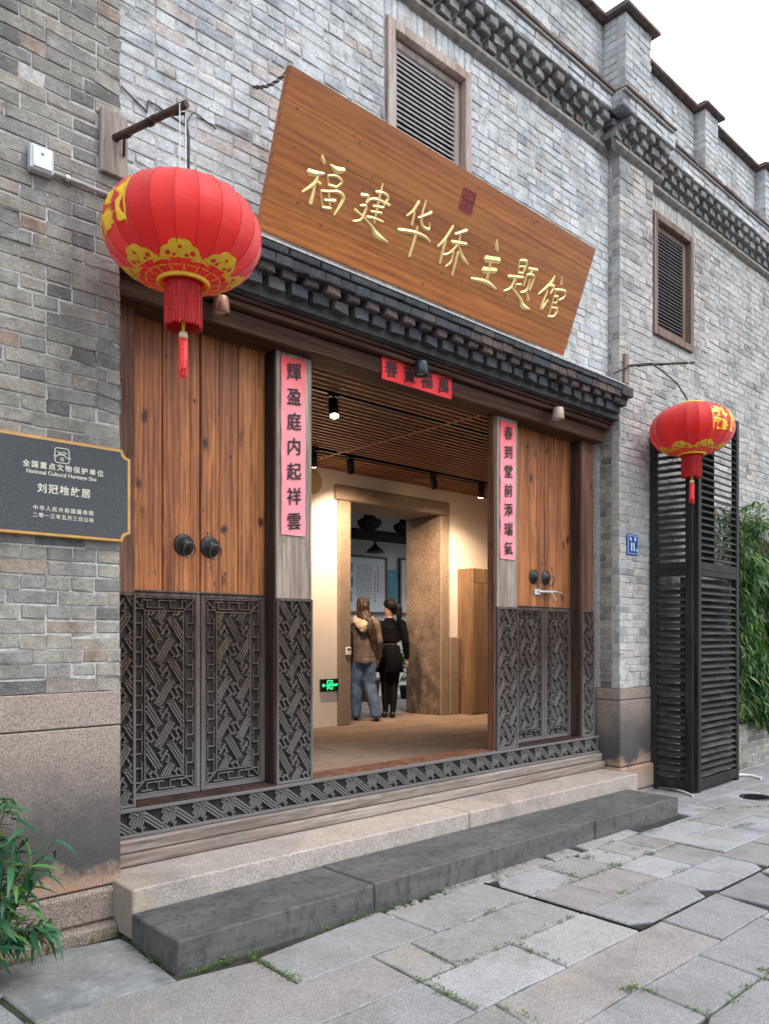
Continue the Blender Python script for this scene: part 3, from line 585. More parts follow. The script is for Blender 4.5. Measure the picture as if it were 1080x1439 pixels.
for a,b,y in ((2.0,6.84,.12),(6.86,7.80,0),(7.86,13.4,.12)):
    x=a+.06
    while x<b-.05:
        corbel(x,y-.045+random.gauss(0,.008),6.535,M_corb); 
        corbel(x+.06,y-.090+random.gauss(0,.006),6.605,M_corb); corbel(x+.12 if x+.12<b-.04 else x+.06,y-.135,6.675,M_corb,.105); x+=.190+random.gauss(0,.004)
# corner return of the cornice on the right pier
cr=MB()
for j,(z,o) in enumerate(((6.535,.045),(6.605,.085),(6.675,.125))):
    cr.box(7.0-o,7.02,-.0,.11,z-.032,z+.032,.004)
cr.box(6.81,6.99,-.148,.0,6.735,6.865,.004); cr.build('corner_corbel',M_corb,cornice)
# parapet coping
for a,b,y0 in ((-2,6.80,.02),(7.40,8.74,.02),(9.19,10.45,.02),(10.9,13.5,.02),(6.79,7.42,-.22),(8.735,9.195,-.09),(10.44,10.91,-.09)):
    n=max(1,round((b-a)/.25)); 
    if a<0: a=2.0;n=19
    for i in range(n):
        x=a+(b-a)*i/n; m=MB().box(x+.002,x+(b-a)/n-.002,y0,.46,7.668,7.70,.004); m.box(x+.002,x+(b-a)/n-.002,y0+.03,.44,7.70,7.715,.003)
        m.build('coping_tile',M_terra if (i+int(a))%3 else M_blackcap,parapet)
# granite plinths under the piers
def stones(lst,par,mat):
    for n,(b,c,mt) in enumerate(lst): MB().box(*b,c).build('granite_block',mt or mat,par)
stones([((-2.0,1.846,-.012,.5,1.113,1.297),.006,M_plinth),((-.6,1.846,-.012,.5,.247,1.107),.008,M_plinth),((-2.0,-.606,-.012,.5,.247,1.107),.008,M_plinth),((-2,1.83,-.035,.5,.06,.240),.02,M_roughstone),((-2,1.42,-.10,.3,-.04,.052),.015,M_roughstone),((1.425,1.80,-.09,.3,-.04,.060),.015,M_roughstone)],left_pier,M_plinth)
stones([((6.985,7.68,-.018,.5,.955,1.065),.006,M_plinth),((6.985,7.68,-.02,.5,.285,.949),.012,M_plinth),((6.955,7.69,-.05,.5,.03,.279),.02,M_plinth),((6.94,7.70,-.06,.5,-.05,.026),.02,M_roughstone)],right_pier,M_plinth)
# windows with louvers
def window(x0,x1,z0,z1,Y,mat):
    m=MB(); c=.075
    m.box(x0,x0+c,Y-.03,Y+.14,z0,z1,.004); m.box(x1-c,x1,Y-.03,Y+.14,z0,z1,.004)
    m.box(x0+c,x1-c,Y-.033,Y+.14,z1-c,z1-.001,.004); m.box(x0+c,x1-c,Y-.033,Y+.14,z0+.001,z0+c,.004)
    wn=m.build('window',mat,BL)
    s=MB(); a,b,p,q=x0+c+.012,x1-c-.012,z0+c+.01,z1-c-.01; d=.055
    s.box(a,a+d,Y+.03,Y+.07,p,q,.004); s.box(b-d,b,Y+.03,Y+.07,p,q,.004); s.box(a+d,b-d,Y+.032,Y+.068,p,p+d,.004); s.box(a+d,b-d,Y+.032,Y+.068,q-d,q,.004)
    s.build('sash',mat,wn)
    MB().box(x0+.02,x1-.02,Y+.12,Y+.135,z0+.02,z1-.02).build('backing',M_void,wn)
    sl=MB().box(-(b-a)/2+d,(b-a)/2-d,-.017,.017,-.006,.006); o=sl.build('louver_slat',M_slat if mat is M_window else M_slat2,wn,at=(0,0,0)); me=o.data; z=p+d+.02; first=True
    while z<q-d-.005:
        L=Vector(((a+b)/2,Y+.05,z))
        if first: o.location=L-org(wn); o.rotation_euler=(R(38),0,0); first=False
        else: inst('louver_slat',me,wn,L,rot=(R(38+random.gauss(0,2)),0,R(random.gauss(0,.2))))
        z+=.039
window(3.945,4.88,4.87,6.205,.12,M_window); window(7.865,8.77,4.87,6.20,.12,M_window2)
# ------------------------------------------------------------------ slate eave over the gate
eave=MB().box(1.86,6.99,-.0,.14,3.74,3.91).box(1.86,6.99,-.10,.14,3.91,4.0).build('eave',M_slate,BL)
random.seed(3)
def ebrick(x0,x1,y,z0,z1,mat,depth=.14,rz=0):
    L=round(x1-x0,3); key=('e',L,round(z1-z0,3),mat.name,random.randint(0,3),depth)
    if key not in cache:
        vs,fs=brick_geo(L,z1-z0,depth,crc(key)%555); me=bpy.data.meshes.new('eave_brick'); me.from_pydata(vs,[],fs); me.materials.append(mat); cache[key]=me
    return inst('eave_brick',cache[key],eave,((x0+x1)/2,y,(z0+z1)/2),rot=(0,0,rz))
x=1.88
while x<6.70:
    ebrick(x,x+.255,.035,3.732,3.785,M_slate); x+=.26
x=1.90
while x<6.72:
    ebrick(x,x+.122,-.062+random.gauss(0,.004),3.786,3.860,M_slate,.2,R(random.gauss(0,1.5))); x+=.176
x=1.985
while x<6.78:
    ebrick(x,x+.108,-.105+random.gauss(0,.003),3.862,3.910,M_brownb,.2,R(random.gauss(0,1.5))); x+=.176
x=1.88
while x<6.80:
    ebrick(x,x+.126,-.135,3.912,3.972,M_slate if x<4.6 else (M_brownb if random.random()<.7 else M_slate),.2); x+=.130
x=1.88
while x<6.80:
    ebrick(x,x+.245,-.150,3.978,4.020,M_slate,.25); x+=.250
MB().add([(1.86,-.158,4.024),(6.86,-.158,4.024),(6.86,-.158,4.036),(1.86,-.158,4.036),(1.86,.125,4.095),(6.86,.125,4.095),(1.86,.125,4.024),(6.86,.125,4.024)],[(0,1,2,3),(3,2,5,4),(0,3,4,6),(1,7,5,2),(0,6,7,1)]).build('mortar_flashing',M_mortar,eave)
# end piece lapping the right pier
ee=MB().box(6.80,6.995,-.155,.10,3.93,4.02,.004).box(6.72,6.93,-.05,.10,3.79,3.85,.004).box(6.78,6.97,-.10,.10,3.856,3.92,.004); ee.build('eave_end',M_slate,eave)
# ------------------------------------------------------------------ steps
st=thing('granite_step',(4.2,0,.15),'long pinkish granite step directly below the wooden threshold of the gate','step')
for a,b in ((1.80,4.45),(4.456,6.90)): MB().box(a,b,-.255,.16,.0,.268,.008).build('step_stone',M_stone,st)
cu=thing('slate_curb',(4.2,-.5,0),'low dark grey slate step in front of the granite step, laid in three lengths','step')
for a,b,d in ((1.79,3.035,0),(3.043,5.35,.004),(5.358,6.69,-.003)): MB().box(a,b,-.765+d,-.262,-.04,.150+d,.007).build('slate_slab',M_curb,cu)
# ------------------------------------------------------------------ wooden gateway
GT=thing('wooden_gateway',(4.36,.25,.26),'old wooden gateway with two pairs of plank doors, carved lattice panels and open middle bay','gateway')
def clip(a,b,r):
    x0,x1,y0,y1=r; dx=b[0]-a[0];dy=b[1]-a[1]; t0,t1=0,1
    for p,q in ((-dx,a[0]-x0),(dx,x1-a[0]),(-dy,a[1]-y0),(dy,y1-a[1])):
        if abs(p)<1e-9:
            if q<0: return None
        else:
            t=q/p
            if p<0: t0=max(t0,t)
            else: t1=min(t1,t)
    if t1-t0<1e-3: return None
    return (a[0]+dx*t0,a[1]+dy*t0),(a[0]+dx*t1,a[1]+dy*t1)
def sbar(mb,a,b,w,Y,h):
    mb.bar((a[0],Y-h/2,a[1]),(b[0],Y-h/2,b[1]),h,w,up=(0,0,1)) if False else None
    d=Vector((b[0]-a[0],0,b[1]-a[1])); 
    if d.length<.004: return
    d.normalize(); q=Vector((d.z,0,-d.x)); A=Vector((a[0],Y,a[1]));B=Vector((b[0],Y,b[1])); c=w*.18
    vs=[]
    for p in (A,B):
        vs+=[p-q*w/2,p-q*w/2+Vector((0,-h*.75,0)),p-q*(w/2-c)+Vector((0,-h,0)),p+q*(w/2-c)+Vector((0,-h,0)),p+q*w/2+Vector((0,-h*.75,0)),p+q*w/2]
    mb.add(vs,[(0,1,7,6),(1,2,8,7),(2,3,9,8),(3,4,10,9),(4,5,11,10),(0,5,4,3,2,1),(6,7,8,9,10,11)])
def lattice(mb,r,Y,h=.013,hw=.085,ph=.13,w=.0125,ang=57,phase=0):
    x0,x1,z0,z1=r; cx=(x0+x1)/2
    ca,sa=math.cos(R(ang)),math.sin(R(ang)); n=int((x1-x0)/hw/2)+2; m=int((z1-z0)/ph)+2
    D1=(ca,sa);D2=(-ca,sa)
    def put(c,d,off,L,sh=0):
        nx,nz=-d[1],d[0]; c=(c[0]+nx*off+d[0]*sh,c[1]+nz*off+d[1]*sh)
        s=clip((c[0]-d[0]*L/2,c[1]-d[1]*L/2),(c[0]+d[0]*L/2,c[1]+d[1]*L/2),r)
        if s: sbar(mb,s[0],s[1],w,Y,h)
    for i in range(-n,n+1):
        for j in range(-1,m+1):
            c=(cx+i*hw,z0+j*ph)
            a=(i+phase)%2; b=j%2
            if a==0 and b==0:
                for k in (-1,0,1): put(c,D1,k*.0175,.185)
            elif a==1 and b==1:
                for k in (-1,0,1): put(c,D2,k*.0175,.185)
            else:
                e=1 if (a==0) else -1; P,Q=(D1,D2) if e>0 else (D2,D1)
                put(c,P,0,.075); put(c,P,.034,.04,.012); put(c,P,-.034,.04,-.012)
                put(c,Q,.020,.035,.022); put(c,Q,-.020,.035,-.022); put(c,Q,.0,.03,.045); put(c,Q,.0,.03,-.045)
                put(c,P,.0,.028,.072);put(c,P,.0,.028,-.072)
def band_lattice(mb,r,Y,h=.013,w=.0135):
    x0,x1,z0,z1=r; zc=(z0+z1)/2; H=(z1-z0)
    D=(.80,-.60);E=(.5,.866)
    def put(c,d,off,L,sh=0):
        nx,nz=-d[1],d[0]; c=(c[0]+nx*off+d[0]*sh,c[1]+nz*off+d[1]*sh)
        s=clip((c[0]-d[0]*L/2,c[1]-d[1]*L/2),(c[0]+d[0]*L/2,c[1]+d[1]*L/2),r)
        if s: sbar(mb,s[0],s[1],w,Y,h)
    x=x0+.06
    while x<x1+.1:
        for k in (-1,0,1): put((x,zc),D,k*.018,.34)
        c=(x+.118,zc)
        for k,L,sh in ((-.055,.05,-.03),(-.036,.07,.0),(-.018,.085,.01),(0,.10,.0),(.018,.085,-.01),(.036,.07,.0),(.055,.05,.03)):
            put(c,(.42,.907),k,L*.8,sh)
        put((c[0]-.02,c[1]+.035),D,0,.05); put((c[0]+.02,c[1]-.035),D,0,.05); put((c[0]+.035,c[1]+.045),D,0,.04); put((c[0]-.035,c[1]-.045),D,0,.04)
        x+=.205
def meander(mb,r,Y,bw,h=.012,w=.009):
    # key-pattern border running round the panel, bw wide
    x0,x1,z0,z1=r
    def rect(a,b,c,d):
        for p,q in (((a,c),(b,c)),((b,c),(b,d)),((b,d),(a,d)),((a,d),(a,c))): sbar(mb,p,q,w,Y,h)
    rect(x0+w/2,x1-w/2,z0+w/2,z1-w/2); rect(x0+bw,x1-bw,z0+bw,z1-bw)
    i0,i1=.022,bw-.020
    def strip(A,d,nrm,L,unit):
        n=max(2,round(L/unit)); u=L/n
        for k in range(n):
            s=k*u; lo,hi=(i0,i1) if k%2 else (i1,i0)
            P=lambda t,o:(A[0]+d[0]*(s+t)+nrm[0]*o,A[1]+d[1]*(s+t)+nrm[1]*o)
            sbar(mb,P(u*.06,hi),P(u*.94,hi),w*.9,Y,h)
            sbar(mb,P(u*.5,hi),P(u*.5,lo),w*.9,Y,h)
            sbar(mb,P(u*.5,lo),P(u*1.0,lo),w*.8,Y,h)
    o=.03
    strip((x0,z0+o),(0,1),(1,0),z1-z0-2*o,.088); strip((x1,z0+o),(0,1),(-1,0),z1-z0-2*o,.088)
    strip((x0+bw*.7,z0),(1,0),(0,1),x1-x0-1.4*bw,.075); strip((x0+bw*.7,z1),(1,0),(0,-1),x1-x0-1.4*bw,.075)
    for (a,b,sx,sz) in ((x0,z0,1,1),(x1,z0,-1,1),(x0,z1,1,-1),(x1,z1,-1,-1)): sbar(mb,(a+sx*.012,b+sz*.012),(a+sx*bw,b+sz*bw),w,Y,h)
def frame(mb,x0,x1,z0,z1,y0,y1,w,c=.003):
    mb.box(x0,x0+w,y0,y1,z0,z1,c); mb.box(x1-w,x1,y0,y1,z0,z1,c); mb.box(x0+w,x1-w,y0+.001,y1,z0+.0005,z0+w,c); mb.box(x0+w,x1-w,y0+.001,y1,z1-w,z1-.0005,c)
# lintel beam with its moulding
lt=MB().box(1.86,6.93,.125,.34,3.53,3.66,.012).build('lintel',M_beam,GT)
MB().box(1.86,6.96,.075,.34,3.663,3.70,.006).box(1.86,6.97,.055,.34,3.703,3.728,.004).build('moulding',M_beam,lt)
# carved uprights
def carved_upright(name,x0,x1,mat_top,ztop=3.53,depth=.16,z0=.592,zs=1.85):
    p=MB().box(x0+.003,x1-.003,.225,.225+depth,zs,ztop,.004).build(name,mat_top,GT)
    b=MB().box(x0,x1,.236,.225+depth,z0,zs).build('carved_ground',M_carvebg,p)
    f=MB(); frame(f,x0,x1,z0,zs,.212,.238,.018); f.build('panel_frame',M_carve,p)
    l=MB(); lattice(l,(x0+.021,x1-.021,z0+.02,zs-.02),.237,.020,phase=0 if x0<4 else 1); l.build('fretwork',M_carve,p,'stuff')
    return p
carved_upright('jamb',1.855,2.038,M_jamb,3.53,.14)
carved_upright('jamb',6.672,6.885,M_jamb,3.53,.14)
carved_upright('post',3.035,3.338,M_grey); 
p2=carved_upright('post',5.362,5.655,M_grey,depth=.085)
MB().box(5.335,5.361,.235,.310,.585,3.53,.003).build('side_board',M_jamb,p2)
MB().box(6.66,6.671,.232,.37,.60,3.53,.002).build('side_board',M_darkjamb,GT); MB().box(3.024,3.034,.232,.37,.60,3.53,.002).build('side_board',M_darkjamb,GT)
# doors
def ring_pull(door,x,z,Y=.345):
    k=MB().lathe([(.0,.055),(.018,.052),(.034,.040),(.050,.018),(.060,.012),(.068,.010),(.070,0)],(x,Y,z),24,axis='y'); 
    kb=k.build('door_boss',M_iron,door)
    pts=[(x+.006+.040*math.cos(a),Y-.058-.012*math.sin(a)-.006,z-.038+.046*math.sin(a)) for a in [i/24*2*PI for i in range(25)]]
    MB().tube(pts,.0045,8,False).build('ring',M_ironring,kb)
M_ironring=simple('worn_ring',(.10,.10,.085),.35,.8,.3)
def door(x0,x1,planks):
    d=MB().box(x0,x1,.366,.40,.60,3.56).build('door',M_darkjamb,GT)
    for a,b in zip(planks[:-1],planks[1:]):
        MB().box(a+.0015,b-.0015,.345+random.gauss(0,.0015),.372,1.868,3.56,.0035).build('plank',M_door,d)
    f=MB(); frame(f,x0+.001,x1-.001,.602,1.865,.340,.368,.026); f.box(x0+.001,x1-.001,.332,.366,1.866,1.878,.003); f.build('panel_frame',M_carve,d)
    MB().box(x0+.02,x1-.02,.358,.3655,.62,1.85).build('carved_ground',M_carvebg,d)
    l=MB(); r=(x0+.028,x1-.028,.63,1.838); meander(l,r,.358,.088,.016); l.build('key_border',M_carve,d,'stuff')
    l=MB(); lattice(l,(r[0]+.095,r[1]-.095,r[2]+.095,r[3]-.095),.358,.018,phase=int(x0*10)%2); l.build('fretwork',M_carve,d,'stuff')
    return d
random.seed(2)
d1=door(2.04,2.530,[2.04,2.272,2.462,2.530]); d2=door(2.536,3.026,[2.536,2.673,2.814,3.026])
d3=door(5.722,6.220,[5.722,5.80,5.985,6.10,6.220]); d4=door(6.226,6.662,[6.226,6.300,6.440,6.560,6.662])
ring_pull(d1,2.415,2.172); ring_pull(d2,2.60,2.172); ring_pull(d3,6.05,2.155); ring_pull(d4,6.245,2.155)
MB().box(5.66,5.72,.36,.39,.60,3.53).build('side_board',M_door,GT)
hp=MB().box(6.05,6.14,.325,.344,1.985,2.04,.004).tube([(6.10,.32,2.015),(6.30,.31,2.02),(6.40,.315,2.025)],[.013,.011,.006],8).tube([(6.27,.30,2.015),(6.33,.295,1.955),(6.34,.30,1.93)],.007,6).tube([(6.38,.31,2.02),(6.47,.32,2.02),(6.50,.325,1.995)],.004,6)
hp.build('latch',M_box,d4)
# threshold
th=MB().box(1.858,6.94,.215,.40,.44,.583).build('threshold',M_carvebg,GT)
f=MB(); f.box(1.858,6.94,.19,.235,.568,.590,.004).box(1.858,6.94,.185,.235,.420,.440,.004); f.build('panel_frame',M_carve,th)
l=MB(); band_lattice(l,(1.86,6.93,.442,.566),.216,.018); l.build('fretwork',M_carve,th,'stuff')
MB().box(1.858,6.94,.155,.40,.345,.418,.008).build('sill_beam',M_greyh,th); MB().box(1.858,6.95,.128,.40,.270,.342,.010).build('sill_beam',M_greyh,th)
for a,b in ((2.04,3.03),(5.66,6.67)): MB().box(a,b,.20,.41,.592,.600,.002).build('sill_board',M_darkjamb,th)
MB().box(3.34,5.334,.225,.42,.585,.598,.003).build('sill_board',M_jamb,th)
# ------------------------------------------------------------------ papers with writing
def paper(x0,x1,z0,z1,Y,mat,label,chars,vertical=True,slope=0,cs=.16,group=None):
    t=thing('paper_scroll' if vertical else 'paper_banner',((x0+x1)/2,Y,z0),label,'couplet' if vertical else 'banner')
    m=MB(); n=16 if vertical else 10; vs=[];fs=[]
    for i in range(n+1):
        for j in range(4):
            u=j/3; tt=i/n
            if vertical: x=x0+(x1-x0)*u+random.gauss(0,.0012); z=z1+(z0-z1)*tt
            else: x=x0+(x1-x0)*tt; z=z0+(z1-z0)*u+random.gauss(0,.001)
            y=Y-abs(random.gauss(0,.0022)) -(.004 if (i in(0,n) or j in (0,3)) and random.random()<.4 else 0)
            vs.append((x,y,z+slope*(x-x0)))
    for i in range(n):
        for j in range(3): a=i*4+j; fs.append((a,a+1,a+5,a+4))
    m.add(vs,fs); b=len(vs)
    m.add([(x,Y+.002,z) for x,y,z in vs],[f_[::-1] for f_ in fs]); m.build('sheet',mat,t)
    k=len(chars)
    for i,ch in enumerate(chars):
        if vertical: c=((x0+x1)/2+.004,Y-.008,z1-(z1-z0)*(i+.60)/(k+.12))
        else: c=(x0+(x1-x0)*(i+.5)/k,Y-.008,(z0+z1)/2)
        text('character',ch,cs,M_ink,t,c,(1,0,0),(0,0,1),.002,bold=.0014*cs/.16,slant=.13,jit=.012)
    return t
random.seed(4)
paper(3.072,3.273,2.285,3.50,.220,M_redfade,'pink-red paper couplet strip with seven black characters on the post beside the left doors','輝盈庭内起祥雲',cs=.125)
paper(5.400,5.612,2.275,3.49,.220,M_redfade,'pink-red paper couplet strip with seven black characters on the post beside the right doors','春到堂前添瑞氣',cs=.125)
paper(3.90,4.66,3.50,3.662,.119,M_redpaper,'bright red horizontal paper banner with four black characters on the lintel','春賀福萬',False,cs=.135)
# ------------------------------------------------------------------ great name board
BV=Vector((0,-.33,.83)).normalized(); BN=Vector((0,-.83,-.33)).normalized(); B0=Vector((0,-.10,4.095))
def bp(x,v,d=0): return B0+Vector((x,0,0))+BV*v+BN*d
NB=thing('name_board',(4.3,-.10,4.095),'large varnished brown wooden name board with gilt carved characters leaning out above the eave','sign')
pl=[0,.165,.36,.53,.72,.893]; random.seed(6)
for a,b in zip(pl[:-1],pl[1:]):
    m=MB(); m.prism([(2.689,a+.0006),(5.895,a+.0006),(5.895,b-.0006),(2.689,b-.0006)],-.055,0,.0012,lambda v:bp(v.x,v.y,v.z)); m.build('board_plank',M_sign,NB)
for x in (3.2,5.4):
    m=MB(); m.prism([(x,.05),(x+.09,.05),(x+.09,.84),(x,.84)],-.085,-.056,0,lambda v:bp(v.x,v.y,v.z)); m.build('batten',M_sign,NB)
def smooth(pts,k=5):
    o=[]
    for i in range(len(pts)-1):
        p0=pts[max(i-1,0)];p1=pts[i];p2=pts[i+1];p3=pts[min(i+2,len(pts)-1)]
        for j in range(k):
            t=j/k; o.append([.5*((2*p1[c])+(-p0[c]+p2[c])*t+(2*p0[c]-5*p1[c]+4*p2[c]-p3[c])*t*t+(-p0[c]+3*p1[c]-3*p2[c]+p3[c])*t**3) for c in range(3)])
    o.append(list(pts[-1])); return o
def brush(mb,pts,f,hgt=.010):
    P=smooth(pts); n=len(P); vs=[];fs=[]
    for i,(x,y,w) in enumerate(P):
        a=P[max(i-1,0)];b=P[min(i+1,n-1)]; d=Vector((b[0]-a[0],b[1]-a[1])); d.normalize(); q=Vector((-d.y,d.x))*max(w*1.35,.010)*.5
        vs+=[f(x+q.x,y+q.y,0.0),f(x,y,hgt*min(1,max(w,.006)/.02)),f(x-q.x,y-q.y,0.0)]
    for i in range(n-1):
        a=i*3; fs+=[(a,a+3,a+4,a+1),(a+1,a+4,a+5,a+2)]
    # rounded ends
    for e,s_ in ((0,-1),(n-1,1)):
        a=P[max(e-1,0)] if s_>0 else P[0]; b=P[e] if s_>0 else P[1]; d=Vector((b[0]-a[0],b[1]-a[1])); d.normalize(); w=max(P[e][2],.006)
        vs.append(f(P[e][0]+d.x*s_*w*.45,P[e][1]+d.y*s_*w*.45,0)); k=len(vs)-1; fs+=[(e*3,e*3+1,k),(e*3+1,e*3+2,k)]
    mb.add(vs,fs)
for nme,st_ in STROKES.items():
    m=MB()
    for s_ in st_: brush(m,s_,lambda x,y,z:bp(x,y,z+.0015))
    m.build('gilt_character',M_gold,NB)
# red seal
M_seal=simple('seal_red',(.16,.02,.02),.7,0,.3)
m=MB(); m.prism([(4.236,.648),(4.376,.648),(4.376,.793),(4.236,.793)],0,.002,0,lambda v:bp(v.x,v.y,v.z)); sl=m.build('seal',M_seal,NB)
m=MB()
def sb(a,b,w=.0045):
    p,q=bp(a[0],a[1],.004),bp(b[0],b[1],.004); m.bar(p,q,.004,w,up=BV.cross(q-p) if False else BN)
M_seal2=simple('seal_lines',(.42,.10,.08),.7)
for (ox,oz) in ((4.243,.655),(4.309,.655),(4.243,.723),(4.309,.723)):
    random.seed(int(ox*1000+oz*100)); u=.06
    for t in (.1,.3,.5,.7,.9): sb((ox+u*.08,oz+u*t),(ox+u*(.45 if random.random()<.4 else .92),oz+u*t),.004)
    for t in (.1,.5,.9): a_=random.choice((.1,.3)); sb((ox+u*t,oz+u*a_),(ox+u*t,oz+u*random.choice((.7,.9))),.004)
for a,b in (((4.238,.65),(4.374,.65)),((4.374,.65),(4.374,.791)),((4.374,.791),(4.238,.791)),((4.238,.791),(4.238,.65))): sb(a,b,.003)
m.build('seal_carving',M_seal2,sl)
# chain holding the board
ch=thing('chain',(2.80,.12,5.13),'rusty iron chain from the wall down to the upper left corner of the name board','chain')
A=Vector((2.79,.125,5.13));B=bp(2.70,.87,-.04); n=13
for i in range(n):
    t=(i+.5)/n; c=A.lerp(B,t)-Vector((0,0,.035*math.sin(PI*t))); d=(B-A).normalized(); s_=Vector((0,0,1)).cross(d).normalized(); 
    if i%2: s_=s_.cross(d)
    pts=[c+d*.022*math.cos(a)+s_*.010*math.sin(a) for a in [k/10*2*PI for k in range(11)]]
    MB().tube(pts,.0042,6,False).build('link',M_rust,ch)
ch2=thing('chain',(5.8,.12,5.13),'rusty iron chain behind the upper right corner of the name board','chain')
A=Vector((5.75,.125,5.06));B=bp(5.80,.80,-.04)
for i in range(10):
    t=(i+.5)/10; c=A.lerp(B,t); d=(B-A).normalized(); s_=Vector((1,0,0)); 
    if i%2: s_=s_.cross(d)
    MB().tube([c+d*.022*math.cos(a)+s_*.010*math.sin(a) for a in [k/10*2*PI for k in range(11)]],.0042,6,False).build('link',M_rust,ch2)
# ------------------------------------------------------------------ lanterns
def lantern(c,label,rot,char=None):
    C=Vector(c); T=thing('red_lantern',c,label,'lantern')
    Rx,Hz=.40,.242; N=22
    def surf(a,t,o=0):   # t -1..1
        ph=t*1.33; rr=math.cos(ph)**.80*Rx; z=math.sin(ph)/math.sin(1.33)*Hz
        f_=((a-rot)%(2*PI/N))-PI/N; rr*=math.cos(PI/N)/math.cos(f_)*(1-.012*math.cos(f_*N/2)*math.cos(ph))
        d=Vector((math.cos(a),math.sin(a),0)); nrm=Vector((d.x*math.cos(ph),d.y*math.cos(ph),math.sin(ph)*1.15)).normalized()
        return C+d*rr+Vector((0,0,z))+nrm*o
    NT=28; b_=MB()
    for k in range(N):
        vs=[surf(rot+2*PI*(k+j/6)/N,-1+2*i/NT) for i in range(NT+1) for j in range(7)]
        b_.add(vs,[(i*7+j,i*7+j+1,i*7+j+8,i*7+j+7) for i in range(NT) for j in range(6)],True)
    sh=b_.build('silk_shade',M_lantern,T)
    # ribs
    rb=MB()
    for k in range(N):
        a=rot+2*PI*(k)/N; rb.tube([surf(a,-1+2*i/14,.001) for i in range(15)],.0018,5,False)
    rb.build('rib',M_fringe,sh,'stuff')
    r0=math.cos(1.33)**.8*Rx
    for s_,n_ in ((-1,'lower_ring'),(1,'upper_ring')):
        MB().lathe([(r0+.004,0),(r0+.010,.012),(r0+.004,.026),(r0-.012,.026),(r0-.012,0),(r0+.004,0)],(C.x,C.y,C.z+s_*Hz-(.015 if s_<0 else .010)),28).build(n_,M_goldp,T)
    # gold printed clouds round the foot and the crown
    def patch(mb,a0,t0,poly,o=.0022,sc=1):
        # poly in metres on the surface -> triangulated fan strips, subdivided
        bm=bmesh.new(); vv=[bm.verts.new((p[0],p[1],0)) for p in poly]; 
        try: bm.faces.new(vv)
        except ValueError: bm.free(); return
        bmesh.ops.triangulate(bm,faces=bm.faces[:]); bmesh.ops.subdivide_edges(bm,edges=bm.edges[:],cuts=2,use_grid_fill=True); bm.verts.index_update()
        out=[]
        for v in bm.verts:
            t=t0+v.co.y*sc/.42; rr=max(.09,math.cos(max(-1.33,min(1.33,t*1.33)))**.8*Rx); out.append(surf(a0+v.co.x*sc/rr,max(-.995,min(.995,t)),o))
        fs_=[tuple(v.index for v in f.verts) for f in bm.faces]; mb.add(out,fs_,True); bm.free()
    def circ(cx,cy,r,n=12,sy=1): return [(cx+r*math.cos(2*PI*i/n),cy+r*sy*math.sin(2*PI*i/n)) for i in range(n)]
    gp=MB(); rp=MB()
    for k in range(7):
        a=rot+PI/7+2*PI*k/7
        for sgn,t0 in ((1,-.72),):
            for cx,cy,r in ((-.060,.004,.036),(.060,.004,.036),(-.026,.040,.032),(.026,.040,.032),(0,.014,.034),(-.088,-.016,.017),(.088,-.016,.017)): patch(gp,a,t0,circ(cx,cy,r),.0020+abs(cx)*.006)
            patch(gp,a,t0,[(-.012,.050),(.012,.050),(.0,.078)],.0027)
            patch(gp,a,t0,[(-.04,-.03),(.04,-.03),(.03,0),(-.03,0)],.0018)
            for cx,cy,r in ((-.060,-.002,.014),(.060,-.002,.014),(0,.030,.010),(-.03,-.012,.010),(.03,-.012,.010)): patch(rp,a,t0,circ(cx,cy,r,8),.0036)
        patch(gp,a+PI/7,-.80,[(-.045,-.014),(0,-.004),(.045,-.014),(.05,-.004),(0,.010),(-.05,-.004)],.0022)
    for k in range(32):
        a=rot+2*PI*k/32; patch(gp,a,-.90,[(-.0035,-.03),(.0035,-.03),(.004,.012),(-.004,.012)] if k%2 else [(-.024,.004),(.024,.004),(.024,.010),(-.024,.010)],.0022)
        patch(gp,a,.93,[(-.016,-.02),(.016,-.02),(.014,.02),(-.014,.02)],.0022)
    gp.build('gold_cloud_print',M_goldp,sh,'stuff'); rp.build('print_eyelet',M_lantern,sh,'stuff')
    if char:
        cc,a0=char
        text('gold_character',cc,.30,M_goldp,T,(0,0,0),(1,0,0),(0,0,1),.0015,bold=.016,wmap=lambda x,y,z:surf(a0+x/.40,.05+y/.42,.003+z))
        gp2=MB()
        for s_ in (-1,1): patch(gp2,a0,.05,[(s_*.13,-.16),(s_*.155,-.08),(s_*.16,.08),(s_*.13,.16),(s_*.145,.08),(s_*.14,-.08)],.003)
        gp2.build('gold_print',M_goldp,sh,'stuff')
    # fringe
    fr=MB(); z0=C.z-Hz+.005; rnd=random.Random(int(c[0]*10))
    for k in range(170):
        a=2*PI*k/170+rnd.gauss(0,.01); r=.092+rnd.gauss(0,.0022); L=.235+rnd.gauss(0,.006); 
        p=[Vector((C.x+r*math.cos(a+o),C.y+r*math.sin(a+o),z)) for o,z in ((0,z0),(rnd.gauss(0,.02),z0-L*.5),(rnd.gauss(0,.02),z0-L))]
        fr.tube(p,.0021,4,False)
    fr.lathe([(.088,0),(.086,-.21)],(C.x,C.y,z0),32); fr.build('fringe',M_fringe,T,'stuff')
    MB().tube([(C.x,C.y,z0),(C.x,C.y,z0-.22)],.0025,6).build('cord',M_goldp,T)
    MB().lathe([(0,.03),(.007,.025),(.010,.0),(.007,-.025),(0,-.03)],(C.x,C.y,z0-.225),10).build('bead',M_goldp,T)
    MB().lathe([(.0,.018),(.021,.017),(.023,0),(.021,-.017),(0,-.018)],(C.x,C.y,z0-.278),14).build('bead',M_cream,T)
    ts=MB()
